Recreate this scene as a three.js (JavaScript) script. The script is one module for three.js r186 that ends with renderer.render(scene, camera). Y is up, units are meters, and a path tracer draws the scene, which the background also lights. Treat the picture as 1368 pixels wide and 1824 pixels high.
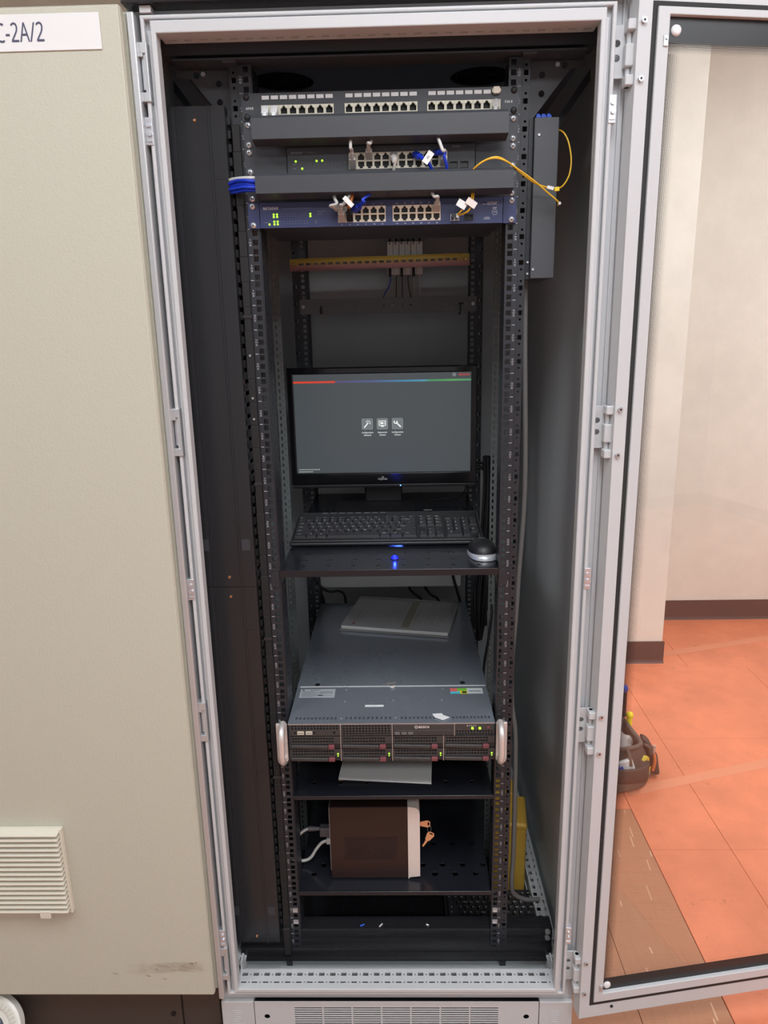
import * as THREE from 'three';
import { RoundedBoxGeometry } from 'three/addons/geometries/RoundedBoxGeometry.js';
import { mergeGeometries, mergeVertices, toCreasedNormals } from 'three/addons/utils/BufferGeometryUtils.js';
import { RectAreaLightUniformsLib } from 'three/addons/lights/RectAreaLightUniformsLib.js';

// ---------------------------------------------------------------- camera, light, exposure
const scene = new THREE.Scene();
scene.background = new THREE.Color(0.05, 0.05, 0.05);
const camera = new THREE.PerspectiveCamera(70.53, 1368 / 1824, 0.05, 30);
camera.rotation.order = 'YXZ';
camera.position.set(0.0254, 1.581, 1.3002);
camera.rotation.set(-0.251, 0.023, -0.01998);
scene.add(camera);
const renderer = new THREE.WebGLRenderer({ antialias: true });
renderer.toneMapping = THREE.LinearToneMapping;
renderer.toneMappingExposure = 0.98;
renderer.shadowMap.enabled = true;
RectAreaLightUniformsLib.init();
const LAMP_POWER = 15;
// ceiling panels: x, z, width (x), depth (z), strength
const LAMPS = [[-1.45, 1.3, 0.6, 1.2, 0.6], [0.2, 1.3, 0.6, 1.2, 0.85], [1.85, 1.3, 0.6, 1.2, 0.9], [0.2, 3.0, 1.2, 0.6, 0.8], [1.8, 3.0, 1.2, 0.6, 1.0], [2.1, -0.8, 0.6, 1.2, 1.25], [-0.2, -1.2, 0.6, 1.2, 0.6], [-1.7, -1.2, 0.6, 1.2, 0.6]];  // both lamps nearest the front wall are fill, added to brighten low surfaces
const CEIL = 3.05;

// ---------------------------------------------------------------- helpers
let seed = 20;
const rnd = () => { seed = (seed * 1664525 + 1013904223) >>> 0; return seed / 4294967296; };
const rr = (a, b) => a + (b - a) * rnd();
const V = (x, y, z) => new THREE.Vector3(x, y, z);
const PI = Math.PI;
const taken = {};
function numbered(n) { const k = (taken[n] = (taken[n] ?? -1) + 1); return k ? n + '_' + String(k).padStart(3, '0') : n; }
function tag(o, label, category, group, kind) {
  o.userData.label = label; if (category) o.userData.category = category;
  if (group) o.userData.group = group; if (kind) o.userData.kind = kind; return o;
}
function thing(name, label, category, pos = [0, 0, 0], turn = 0, group) {
  const o = new THREE.Group(); o.name = numbered(name); o.position.set(...pos); o.rotation.y = turn;
  scene.add(o); return tag(o, label, category, group);
}
function mk(name, geo, mat, parent = scene, label) {
  if (Array.isArray(geo)) geo = merge(geo);
  const m = new THREE.Mesh(geo, mat); m.castShadow = m.receiveShadow = true;
  m.name = parent === scene ? numbered(name) : name; parent.add(m);
  if (label) m.userData.label = label;
  return m;
}
function struct(name, geo, mat) { const m = mk(name, geo, mat); m.name = name; m.userData.kind = 'structure'; return m; }
function merge(list) {
  const l = list.map(g => { g = g.index ? g.toNonIndexed() : g; for (const k of Object.keys(g.attributes)) if (!['position', 'normal', 'uv'].includes(k)) g.deleteAttribute(k); return g; });
  return l.length === 1 ? l[0] : mergeGeometries(l);
}
// box by its limits, edges rounded by r
function bx(x0, x1, y0, y1, z0, z1, r = 0) {
  const w = x1 - x0, h = y1 - y0, d = z1 - z0;
  r = Math.min(r, w * 0.49, h * 0.49, d * 0.49);
  const g = r > 0 ? new RoundedBoxGeometry(w, h, d, 2, r) : new THREE.BoxGeometry(w, h, d);
  g.translate((x0 + x1) / 2, (y0 + y1) / 2, (z0 + z1) / 2); return g;
}
function planarUV(g, s = 1) { // uv in metres from the dominant normal
  if (g.index) g = g.toNonIndexed();
  const p = g.attributes.position, n = g.attributes.normal, uv = new Float32Array(p.count * 2);
  for (let i = 0; i < p.count; i++) {
    const ax = Math.abs(n.getX(i)), ay = Math.abs(n.getY(i)), az = Math.abs(n.getZ(i));
    const [u, v] = ay >= ax && ay >= az ? [p.getX(i), p.getZ(i)] : ax >= az ? [p.getZ(i), p.getY(i)] : [p.getX(i), p.getY(i)];
    uv[2 * i] = u * s; uv[2 * i + 1] = v * s;
  }
  g.setAttribute('uv', new THREE.BufferAttribute(uv, 2)); return g;
}
function poly(pts) { const s = new THREE.Shape(); pts.forEach(([x, y], i) => i ? s.lineTo(x, y) : s.moveTo(x, y)); s.closePath(); return s; }
const rectPts = (x0, x1, y0, y1) => [[x0, y0], [x1, y0], [x1, y1], [x0, y1]];
function hole(s, pts) { const p = new THREE.Path(); pts.forEach(([x, y], i) => i ? p.lineTo(x, y) : p.moveTo(x, y)); p.closePath(); s.holes.push(p); }
function holeR(s, x, y, w, h) { hole(s, rectPts(x - w / 2, x + w / 2, y - h / 2, y + h / 2)); }
function holeC(s, x, y, r, n = 8) { const a = []; for (let i = 0; i < n; i++) a.push([x + r * Math.cos(2 * PI * i / n), y + r * Math.sin(2 * PI * i / n)]); hole(s, a); }
// extrude: the front face lies at z1, the back at z1 - d
function ext(s, d, z1 = 0, bevel = 0) {
  const g = new THREE.ExtrudeGeometry(s, { depth: d - 2 * bevel, bevelEnabled: bevel > 0, bevelSize: bevel, bevelThickness: bevel, bevelOffset: -bevel, bevelSegments: 2, curveSegments: 8 });
  g.translate(0, 0, z1 - d + bevel); return g;
}
// profile in (z, y) swept along x
function sweepX(pts, x0, x1) {
  const g = new THREE.ExtrudeGeometry(poly(pts.map(([z, y]) => [-z, y])), { depth: x1 - x0, bevelEnabled: false });
  g.rotateY(PI / 2); g.translate(x0, 0, 0); return g;
}
// profile in (x, z) swept along y
function sweepY(pts, y0, y1) {
  const g = new THREE.ExtrudeGeometry(poly(pts.map(([x, z]) => [x, -z])), { depth: y1 - y0, bevelEnabled: false });
  g.rotateX(-PI / 2); g.translate(0, y0, 0); return g;
}
function ring(x0, x1, y0, y1, t, d, z1, bevel = 0, tTop = t, tBot = t) { // rectangular frame
  const s = poly(rectPts(x0, x1, y0, y1)); hole(s, rectPts(x0 + t, x1 - t, y0 + tBot, y1 - tTop).reverse());
  return ext(s, d, z1, bevel);
}
function tube(pts, r, seg = 6, n) {
  const c = new THREE.CatmullRomCurve3(pts.map(p => V(...p)), false, 'centripetal');
  return new THREE.TubeGeometry(c, n || Math.max(12, pts.length * 7), r, seg, false);
}
function cyl(r, h, x, y, z, axis = 'z', n = 16, r2 = r) {
  const g = new THREE.CylinderGeometry(r2, r, h, n);
  if (axis === 'z') g.rotateX(PI / 2); if (axis === 'x') g.rotateZ(-PI / 2);
  g.translate(x, y, z); return g;
}
function lathe(pts, n = 32) { return new THREE.LatheGeometry(pts.map(([r, y]) => new THREE.Vector2(r, y)), n); }
const geoCache = {};
const once = (k, f) => geoCache[k] ??= f();

// ---------------------------------------------------------------- textures
function noiseTile(n, cell, sd) { // one octave of tiling value noise
  const c = Math.max(1, Math.round(n / cell)), g = new Float32Array(c * c); let q = sd;
  for (let i = 0; i < c * c; i++) { q = (q * 1664525 + 1013904223) >>> 0; g[i] = q / 4294967296; }
  const o = new Float32Array(n * n);
  for (let y = 0; y < n; y++) for (let x = 0; x < n; x++) {
    const fx = x / n * c, fy = y / n * c, ix = Math.floor(fx), iy = Math.floor(fy); let u = fx - ix, v = fy - iy; u = u * u * (3 - 2 * u); v = v * v * (3 - 2 * v);
    const a = g[iy % c * c + ix % c], b = g[iy % c * c + (ix + 1) % c], d = g[(iy + 1) % c * c + ix % c], e = g[(iy + 1) % c * c + (ix + 1) % c];
    o[y * n + x] = (a * (1 - u) + b * u) * (1 - v) + (d * (1 - u) + e * u) * v;
  }
  return o;
}
function fbm(n, cells, amps, sd) { const o = new Float32Array(n * n); cells.forEach((c, k) => { const t = noiseTile(n, c, sd + k * 77); for (let i = 0; i < o.length; i++) o[i] += t[i] * amps[k]; }); return o; }
function dataTex(n, f, color, rep) {
  const d = new Uint8Array(n * n * 4);
  for (let i = 0; i < n * n; i++) { const c = f(i, i % n, Math.floor(i / n)); d[4 * i] = c[0]; d[4 * i + 1] = c[1]; d[4 * i + 2] = c[2]; d[4 * i + 3] = 255; }
  const t = new THREE.DataTexture(d, n, n); t.wrapS = t.wrapT = THREE.RepeatWrapping; t.magFilter = THREE.LinearFilter; t.minFilter = THREE.LinearMipmapLinearFilter; t.generateMipmaps = true;
  if (color) t.colorSpace = THREE.SRGBColorSpace; if (rep) t.repeat.set(...rep); t.needsUpdate = true; return t;
}
const clamp = (v, a = 0, b = 255) => Math.max(a, Math.min(b, v));
const grey = v => { v = clamp(v * 255); return [v, v, v]; };
function canvasTex(w, h, draw) {
  const c = document.createElement('canvas'); c.width = w; c.height = h; const g = c.getContext('2d'); draw(g, w, h);
  const t = new THREE.CanvasTexture(c); t.colorSpace = THREE.SRGBColorSpace; t.anisotropy = 8; return t;
}
// flat print: a thin plane that carries letters, clear where nothing is printed
function print(name, parent, w, h, x, y, z, draw, { px = 3000, rough = 0.6, opaque = false, turnX = 0, turnY = 0, turnZ = 0, glow = 0 } = {}) {
  const t = canvasTex(Math.round(w * px), Math.round(h * px), draw);
  const m = new THREE.MeshStandardMaterial({ map: t, roughness: rough, transparent: !opaque });
  if (glow) { m.emissive = new THREE.Color(glow, glow, glow); m.emissiveMap = t; }
  const g = new THREE.PlaneGeometry(w, h); g.rotateZ(turnZ); g.rotateX(turnX); g.rotateY(turnY); g.translate(x, y, z);
  return mk(name, g, m, parent);
}
const S = (c, r, m = 0, x = {}) => new THREE.MeshStandardMaterial({ color: Array.isArray(c) ? new THREE.Color().setRGB(...c) : new THREE.Color(c), roughness: r, metalness: m, ...x });
const tPeel = dataTex(256, (() => { const a = fbm(256, [6, 3], [0.6, 0.4], 5); return i => grey(a[i]); })(), false, [9, 9]);
const tGrain = dataTex(256, (() => { const a = fbm(256, [4, 2], [0.5, 0.5], 9); return i => grey(a[i]); })(), false, [14, 14]);
const tSmudge = dataTex(256, (() => { const a = fbm(256, [90, 40, 14, 4], [0.45, 0.3, 0.15, 0.1], 31); return i => grey(0.55 + 0.75 * (a[i] - 0.5)); })(), false, [2, 2]);

// ---------------------------------------------------------------- materials
const M = {
  grey: S([0.55, 0.56, 0.575], 0.42, 0, { bumpMap: tPeel, bumpScale: 0.00006 }),
  greyIn: S([0.53, 0.56, 0.575], 0.4),
  zinc: S([0.56, 0.575, 0.59], 0.38, 0.55),
  beige: S([0.535, 0.525, 0.435], 0.5, 0, { bumpMap: tPeel, bumpScale: 0.0003 }),
  beigeDark: S([0.40, 0.385, 0.31], 0.5),
  cream: S([0.70, 0.66, 0.56], 0.5),
  black: S([0.015, 0.015, 0.017], 0.42, 0, { roughnessMap: tSmudge }),
  blackIn: S([0.055, 0.065, 0.082], 0.5),
  rail: S([0.020, 0.022, 0.028], 0.42),
  railRear: S([0.042, 0.049, 0.060], 0.5),
  cover: S([0.046, 0.050, 0.058], 0.42, 0, { bumpMap: tGrain, bumpScale: 0.00005 }),
  duct: S([0.021, 0.022, 0.025], 0.28),
  panel: S([0.040, 0.043, 0.052], 0.45, 0, { bumpMap: tGrain, bumpScale: 0.00004 }),
  odf: S([0.062, 0.066, 0.075], 0.42),
  gloss: S([0.010, 0.010, 0.012], 0.12),
  plast: S([0.018, 0.018, 0.02], 0.42),
  key: S([0.033, 0.033, 0.037], 0.32),
  rubber: S([0.02, 0.02, 0.021], 0.7),
  shelf: S([0.013, 0.014, 0.019], 0.36, 0, { roughnessMap: tSmudge }),
  navy: S([0.032, 0.045, 0.135], 0.42, 0, { bumpMap: tGrain, bumpScale: 0.00004 }),
  ivory: S([0.76, 0.71, 0.58], 0.45),
  white: S([0.78, 0.78, 0.78], 0.5),
  paper: S([0.74, 0.74, 0.72], 0.85),
  hole: S([0.006, 0.006, 0.007], 0.6),
  chrome: S([0.70, 0.72, 0.76], 0.34, 0.75),
  steel: S([0.54, 0.55, 0.57], 0.38, 0.75),
  copper: S([0.8, 0.42, 0.22], 0.35, 0.9),
  brass: S([0.75, 0.5, 0.2], 0.35, 0.9),
  cableGrey: S([0.50, 0.48, 0.46], 0.5),
  cableWhite: S([0.62, 0.61, 0.58], 0.45),
  cableBlue: S([0.012, 0.045, 0.55], 0.4),
  cableYellow: S([0.72, 0.42, 0.02], 0.4),
  cableOrange: S([0.42, 0.13, 0.03], 0.5),
  cableBlack: S([0.014, 0.014, 0.016], 0.5),
  blueClip: S([0.02, 0.1, 0.62], 0.4),
  ledGreen: S([0.2, 0.6, 0.05], 0.4, 0, { emissive: new THREE.Color(0.45, 1.0, 0.03), emissiveIntensity: 1.6 }),
  ledBlue: S([0.2, 0.4, 0.9], 0.4, 0, { emissive: new THREE.Color(0.12, 0.35, 1.0), emissiveIntensity: 3 }),
};
// ---------------------------------------------------------------- the room
const RX0 = -3.2, RX1 = 4.2, RZ0 = -2.42, RZ1 = 4.0;
const tWall = dataTex(256, (() => { const a = fbm(256, [100, 50, 8, 2], [0.4, 0.3, 0.2, 0.1], 61); return i => { const v = 0.93 + 0.12 * (a[i] - 0.5); return [241 * v, 238 * v, 225 * v]; }; })(), true, [0.5, 0.5]);
const mWall = S([1, 1, 1], 0.85, 0, { map: tWall, bumpMap: tGrain, bumpScale: 0.0004 });
const mCeil = S([0.45, 0.46, 0.47], 0.9);
const mBase = S([0.072, 0.043, 0.040], 0.6);
const tOrange = dataTex(512, (() => {
  const a = fbm(512, [160, 70, 24, 6], [0.4, 0.3, 0.2, 0.1], 91), b = fbm(512, [40, 9, 3], [0.4, 0.4, 0.2], 17);
  return (i, x, y) => { let v = 1 + 0.2 * (a[i] - 0.5); if (b[i] > 0.76) v *= 1 - 0.2 * (b[i] - 0.76) / 0.24; return [clamp(220 * v), clamp(130 * v), clamp(94 * v)]; };
})(), true, [1.3, 1.3]);
const tBrown = canvasTex(512, 512, (g, w, h) => {
  g.fillStyle = '#aa7658'; g.fillRect(0, 0, w, h); let s = 7; const r = () => { s = (s * 1664525 + 1013904223) >>> 0; return s / 4294967296; };
  for (let i = 0; i < 900; i++) { g.fillStyle = `rgba(${r() > 0.5 ? '190,150,125' : '100,72,58'},${0.05 + 0.07 * r()})`; const v = r() < 0.5; g.fillRect(r() * w, r() * h, v ? 2 : 20 + 60 * r(), v ? 20 + 60 * r() : 2); }
  for (let i = 0; i < 34; i++) { g.save(); g.translate(r() * w, r() * h); g.rotate((r() < 0.6 ? PI / 2 : 0) + 0.25 * (r() - 0.5)); g.fillStyle = `rgba(232,205,175,${0.35 + 0.4 * r()})`; const l = 14 + 34 * r(); g.fillRect(-l / 2, -1, l, 1.6 + 1.4 * r()); g.restore(); }
}); tBrown.wrapS = tBrown.wrapT = THREE.RepeatWrapping; tBrown.repeat.set(1.6, 1.6);
const mOrange = S([1, 1, 1], 0.42, 0, { map: tOrange });
const mBrown = S([1, 1, 1], 0.4, 0, { map: tBrown });
const mJoint = S([0.25, 0.10, 0.065], 0.8);

const floor = struct('floor', [bx(RX0, RX1, -0.12, -0.004, RZ0, RZ1)], mJoint);
function tile(x0, x1, z0, z1, m) {
  const e = 0.0006, g = planarUV(bx(x0 + e, x1 - e, -0.01, 0, z0 + e, z1 - e, 0.001));
  mk('floor_tile', g, m, floor);
}
const zs = [-2.45, -1.845, -1.235, -0.62, -0.01, 0.60, 1.21, 1.82, 2.43, 3.04, 4.0];
for (let j = 0; j + 1 < zs.length; j++) {
  const off = j === 0 ? 1.37 : 1.03;
  for (let x = off - 0.61 * 7; x < RX1; x += 0.61) {
    let a = Math.max(x, RX0), b = Math.min(x + 0.61, RX1); if (b - a < 0.02) continue;
    let z0 = Math.max(zs[j], RZ0), z1 = zs[j + 1];
    if (z1 > -0.815 && a < 0.78) { // brown vinyl runs in front of the cabinets
      if (z0 < -0.815) { mk('floor_tile', planarUV(bx(a + 0.001, Math.min(b, 0.7845) - 0.001, -0.01, 0, z0 + 0.001, -0.816, 0.001)), mOrange, floor); if (b > 0.786) tile(0.7845, b, z0, z1, mOrange); }
      else if (b > 0.786) tile(0.7845, b, z0, z1, mOrange);
    } else tile(a, b, z0, z1, mOrange);
  }
}
const bz = [-0.815, -0.02, 0.21, 0.82, 1.43, 2.04, 2.65, 3.3, 4.0];
for (let j = 0; j + 1 < bz.length; j++) for (let x = 0.572 - 0.61 * 6; x < 0.7; x += 0.61) {
  const a = Math.max(x, RX0), b = Math.min(x + 0.61, 0.7835); if (b - a > 0.02) tile(a, b, bz[j], bz[j + 1], mBrown);
}
// worn adhesive bands on the tiles
function band(x0, z0, x1, z1, w) {
  const dx = x1 - x0, dz = z1 - z0, l = Math.hypot(dx, dz), g = new THREE.BoxGeometry(l, 0.0006, w); g.rotateY(-Math.atan2(dz, dx)); g.translate((x0 + x1) / 2, 0.0003, (z0 + z1) / 2);
  const m = mk('tape_residue', planarUV(g), S([0.69, 0.258, 0.142], 0.5), floor); m.userData.label = 'pale stripe of worn tape on orange floor';
}
band(0.80, -0.905, 2.6, -1.44, 0.044); band(1.24, -1.965, 2.6, -2.37, 0.05);

const WT = 0.15;
const back = struct('wall_back', [planarUV(bx(RX0 - WT, RX1 + WT, -0.1, CEIL + 0.1, RZ0 - WT, RZ0))], mWall);
struct('wall_front', [planarUV(bx(RX0 - WT, RX1 + WT, -0.1, CEIL + 0.1, RZ1, RZ1 + WT))], S([0.42, 0.44, 0.46], 0.85));
struct('wall_left', [planarUV(bx(RX0 - WT, RX0, -0.1, CEIL + 0.1, RZ0, RZ1))], mWall);
struct('wall_right', [planarUV(bx(RX1, RX1 + WT, -0.1, CEIL + 0.1, RZ0, RZ1))], mWall);
struct('ceiling', [bx(RX0 - WT, RX1 + WT, CEIL, CEIL + 0.12, RZ0 - WT, RZ1 + WT)], mCeil);
struct('wall_column', [planarUV(bx(0.55, 1.262, 0, CEIL, RZ0, -1.90, 0.004))], mWall);
const cove = (h, t) => [[0, 0], [t * 2.6, 0], [t * 1.5, 0.006], [t, 0.016], [t, h], [0, h]];
{
  const p = cove(0.108, 0.006);
  struct('baseboard_back', [sweepX(p.map(([z, y]) => [RZ0 + z, y]), 1.28, RX1)], mBase);
  struct('baseboard_column', [sweepX(p.map(([z, y]) => [-1.90 + z, y]), 0.55, 1.270)], mBase);
  struct('baseboard_right', [bx(RX1 - 0.008, RX1, 0, 0.108, RZ0, RZ1)], mBase);
  struct('baseboard_left', [bx(RX0, RX0 + 0.008, 0, 0.108, RZ0, RZ1)], mBase);
  struct('baseboard_front', [bx(RX0, RX1, 0, 0.108, RZ1 - 0.008, RZ1)], mBase);
}
// ceiling lamps, with two added as fill by the front wall
const lampWhere = ['over the left aisle', 'over the middle aisle', 'over the right aisle', 'added as fill near the front wall, in the middle', 'added as fill near the front wall, on the right', 'over the far right floor', 'behind the open cabinet', 'behind the beige cabinet'];
LAMPS.forEach(([x, z, w, d, k], i) => {
  const t = thing('ceiling_lamp', 'flat white fluorescent ceiling lamp ' + lampWhere[i], 'lamp', [x, CEIL, z], 0, 'ceiling lamps');
  const f = ring(-w / 2 - 0.03, w / 2 + 0.03, -d / 2 - 0.03, d / 2 + 0.03, 0.03, 0.05, 0); f.rotateX(PI / 2); f.translate(0, 0, 0); f.computeBoundingBox(); f.translate(0, -f.boundingBox.max.y, 0);
  mk('lamp_frame', f, M.white, t);
  mk('diffuser', bx(-w / 2, w / 2, -0.03, -0.02, -d / 2, d / 2), S([0.8, 0.8, 0.8], 0.6, 0, { emissive: new THREE.Color(0.96, 1, 1.04), emissiveIntensity: 1.5 }), t);
  const l = new THREE.RectAreaLight(new THREE.Color(0.94, 1.0, 1.045), LAMP_POWER * k, w, d);
  l.position.set(0, -0.035, 0); l.rotation.x = -PI / 2; t.add(l);
});
// ---------------------------------------------------------------- the open cabinet
const U = n => 2.045 - 0.04445 * n; // height of the middle of rack unit n
const cab = thing('server_cabinet', 'tall light grey server cabinet holding the rack, its glazed door swung open to the right', 'cabinet');
{ // front opening: rolled rim, gutter and inner lip
  const rim = [ring(-0.3766, 0.3766, 0.134, 2.066, 0.0065, 0.035, 0.002, 0.0022), ring(-0.3705, 0.3705, 0.139, 2.060, 0.014, 0.02, -0.010),
    ring(-0.3665, 0.3665, 0.1405, 2.0455, 0.0065, 0.02, -0.003, 0.0015),
    ring(-0.3600, 0.3600, 0.1435, 2.0570, 0.0085, 0.024, 0.005, 0.0018, 0.0185, 0.0095)];
  mk('front_rim', rim, M.grey, cab);
  const ch = [ring(-0.4, 0.4, 0.1, 2.1, 0.030, 0.05, -0.022, 0.001), bx(0.3985, 0.416, 0.1, 2.09, -0.06, -0.03, 0.001)];
  for (const s of [-1, 1]) for (const x of [0.3795, 0.3925]) ch.push(bx(s * x - 0.0015, s * x + 0.0015, 0.11, 2.09, -0.024, -0.018, 0.001));
  mk('front_frame', ch, M.grey, cab);
}
for (const s of [-1, 1]) mk('side_panel', s < 0 ? bx(-0.4, -0.3965, 0.1, 2.1, -1.0, -0.07) : bx(0.3965, 0.4, 0.1, 2.1, -1.0, -0.07), M.greyIn, cab);
mk('back_panel', [bx(-0.3965, 0.3965, 0.1, 2.09, -1.0, -0.985), bx(0.10, 0.104, 0.11, 2.08, -0.985, -0.979), bx(-0.3965, 0.3965, 2.03, 2.09, -0.985, -0.95)], M.greyIn, cab);
{ // roof with two fan openings
  const s = poly(rectPts(-0.3965, 0.3965, 0.07, 0.985)); for (const x of [-0.207, 0.207]) holeC(s, x, 0.39, 0.064, 32);
  const g = ext(s, 0.003, 0); g.rotateX(-PI / 2); g.translate(0, 2.083, 0);
  mk('roof_panel', [g, bx(-0.4, 0.4, 2.1, 2.112, -1.0, 0.004, 0.001)], S([0.17, 0.20, 0.25], 0.5), cab);
  for (const x of [-0.207, 0.207]) {
    const gs = [bx(x - 0.07, x + 0.07, 2.094, 2.0985, -0.46, -0.32)];
    for (let r = 0.012; r < 0.062; r += 0.010) { const t = new THREE.TorusGeometry(r, 0.0013, 4, 28); t.rotateX(PI / 2); t.translate(x, 2.0835, -0.39); gs.push(t); }
    for (const a of [0.6, 2.17]) { const b = new THREE.BoxGeometry(0.124, 0.0016, 0.0026); b.rotateY(a); b.translate(x, 2.0835, -0.39); gs.push(b); }
    mk('fan_grille', gs, M.hole, cab);
  }
}
mk('roof_edge', [bx(-0.401, 0.40, 2.079, 2.0835, -0.03, 0.012, 0.001), ], M.black, cab);
mk('roof_spacer', bx(-0.375, -0.357, 2.068, 2.0785, -0.02, 0.004, 0.001), M.grey, cab);
function perfRow(s, x0, x1, pitch, y, w, h, dot, yd = y) { for (let x = x0; x <= x1 + 1e-6; x += pitch) { holeR(s, x, y, w, h); if (dot) holeC(s, x + pitch / 2, yd, dot, 6); } }
{ // perforated frame profiles above and below the opening
  const t = poly(rectPts(-0.352, 0.352, 0.003, 0.047)); perfRow(t, -0.335, 0.34, 0.025, 0.034, 0.0125, 0.006);
  const g = ext(t, 0.002, 0); g.rotateX(-PI / 2); g.translate(0, 2.0425, 0);
  mk('frame_profile', [g, bx(-0.352, 0.352, 2.0425, 2.085, -0.050, -0.047)], M.greyIn, cab);
  const b = poly(rectPts(-0.356, 0.358, -0.003, 0.0465)); perfRow(b, -0.343, 0.348, 0.025, 0.0325, 0.0125, 0.0105, 0.0022); perfRow(b, -0.343, 0.348, 0.025, 0.0125, 0.0125, 0.0034, 0.0018);
  const h = ext(b, 0.002, 0); h.rotateX(-PI / 2); h.translate(0, 0.1540, 0);
  mk('frame_profile', [h, bx(-0.356, 0.358, 0.104, 0.152, -0.0485, -0.0465), bx(-0.356, -0.352, 0.104, 0.175, -0.07, -0.0465), bx(0.354, 0.358, 0.104, 0.175, -0.07, -0.0465)], M.grey, cab);
  for (const s of [-1, 1]) {
    const p = poly(rectPts(0.07, 0.93, 0.3535, 0.386)); perfRow(p, 0.085, 0.92, 0.025, 0.3625, 0.0125, 0.0095, 0.002); perfRow(p, 0.085, 0.92, 0.025, 0.379, 0.0125, 0.003, 0.0015);
    const q = ext(p, 0.002, 0), a = q.attributes.position, n = q.attributes.normal;
    for (let i = 0; i < a.count; i++) { const X = a.getX(i), Y = a.getY(i), Z = a.getZ(i); a.setXYZ(i, s * Y, 0.142 + Z, -X); const nx = n.getX(i), ny = n.getY(i), nz = n.getZ(i); n.setXYZ(i, s * ny, nz, -nx); }
    if (s > 0) flip(q);
    const sx = s < 0 ? [-0.355, -0.3535] : [0.3535, 0.355];
    mk('side_profile', [q, bx(sx[0], sx[1], 0.105, 0.141, -0.93, -0.07)], M.grey, cab);
  }
  function flip(g) { const p = g.attributes.position, n = g.attributes.normal; for (let i = 0; i < p.count; i += 3) for (const t of [p, n]) { const x = t.getX(i), y = t.getY(i), z = t.getZ(i); t.setXYZ(i, t.getX(i + 1), t.getY(i + 1), t.getZ(i + 1)); t.setXYZ(i + 1, x, y, z); } }
}
mk('floor_panel', bx(-0.3965, 0.3965, 0.1, 0.104, -0.985, -0.04), M.greyIn, cab);
mk('floor_panel', bx(-0.35, 0.35, 0.104, 0.106, -0.97, -0.135), M.black, cab);
// black mounting frame: cross beams, gussets, struts
mk('cross_beam', [bx(-0.37, 0.37, 2.037, 2.082, -0.135, -0.09), bx(-0.352, 0.352, 2.0265, 2.0295, -0.135, -0.082), bx(-0.268, -0.245, 2.0225, 2.0265, -0.12, -0.084), bx(0.245, 0.268, 2.0225, 2.0265, -0.12, -0.084)], M.blackIn, cab);
mk('cross_beam', [bx(-0.366, 0.367, 0.165, 0.2105, -0.106, -0.1035), bx(-0.366, 0.367, 0.162, 0.165, -0.106, -0.094), bx(-0.366, 0.367, 0.137, 0.162, -0.1, -0.097), bx(-0.366, 0.367, 0.1355, 0.138, -0.1, -0.086), bx(-0.366, 0.367, 0.208, 0.2105, -0.14, -0.106)], M.black, cab);
mk('frame_bolt', [0.187, 0.204].map(y => cyl(0.006, 0.005, 0.356, y, -0.101, 'z', 12)), M.steel, cab);
for (const s of [-1, 1]) {
  const p = poly([[0.2615, 2.026], [0.362, 2.026], [0.362, 2.015], [0.335, 2.012], [0.264, 1.925], [0.2615, 1.925]].map(([x, y]) => [s * x, y]));
  for (const [x, y] of [[0.286, 2.004], [0.286, 1.974], [0.325, 2.018]]) holeC(p, s * x, y, 0.0055, 12);
  mk('gusset_plate', ext(p, 0.002, -0.13), M.odf, cab);
  const d = bx(-0.12, 0.12, -0.006, 0.006, -0.004, 0.004); d.rotateZ(s * 0.95); d.translate(s * 0.365, 1.99, -0.24); mk('brace', d, M.blackIn, cab);
  mk('frame_bolt', cyl(0.004, 0.004, s * 0.312, 2.019, -0.128, 'z', 10), M.steel, cab);
}
// 19-inch mounting rails
const mUnits = [0, 21].map(n0 => { const map = canvasTex(32, 2048, (g, w, h) => {
  g.clearRect(0, 0, w, h); g.fillStyle = '#b4b6bc'; g.textAlign = 'center'; g.textBaseline = 'middle'; g.font = 'bold 13px sans-serif';
  const k = h / 21;
  for (let n = 1; n <= 21; n++) { const y = (n - 0.5) * k; g.fillText(n0 + n, w / 2, y - 9); g.fillRect(6, y - 1, w - 12, 2.5); g.fillText(43 - n0 - n, w / 2, y + 10); g.fillRect(4, y + 0.5 * k - 3, w - 8, 3); }
}); return new THREE.MeshStandardMaterial({ map, roughness: 0.6, transparent: true }); });
function railGeo(s) {
  const y0 = 0.122, y1 = 2.024, f = poly(rectPts(s * 0.2235, s * 0.2462, y0, y1)), o = poly(rectPts(s * 0.2468, s * 0.2605, y0 - 0.02, y1)), i = poly(rectPts(-0.165, -0.102, y0, y1));
  for (let n = 1; n <= 42; n++) {
    for (const d of [-0.015875, 0, 0.015875]) holeR(f, s * 0.2319, U(n) + d, 0.0092, 0.0092);
    holeR(o, s * 0.2537, U(n), 0.009, 0.0085); for (const d of [-0.012, 0.012]) holeC(o, s * 0.2537, U(n) + d, 0.0024, 6);
    for (const d of [-0.0148, 0, 0.0148]) { holeR(i, -0.125, U(n) + d, 0.004, 0.008); holeR(i, -0.149, U(n) + d + 0.006, 0.005, 0.006); }
  }
  const gi = ext(i, 0.002, 0); gi.rotateY(-PI / 2); gi.translate(s > 0 ? 0.2255 : -0.2235, 0, 0);
  return merge([ext(f, 0.002, -0.1), ext(o, 0.002, -0.1025), gi, bx(s > 0 ? 0.2575 : -0.2605, s > 0 ? 0.2605 : -0.2575, y0 - 0.02, y1, -0.14, -0.1046)]);
}
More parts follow.
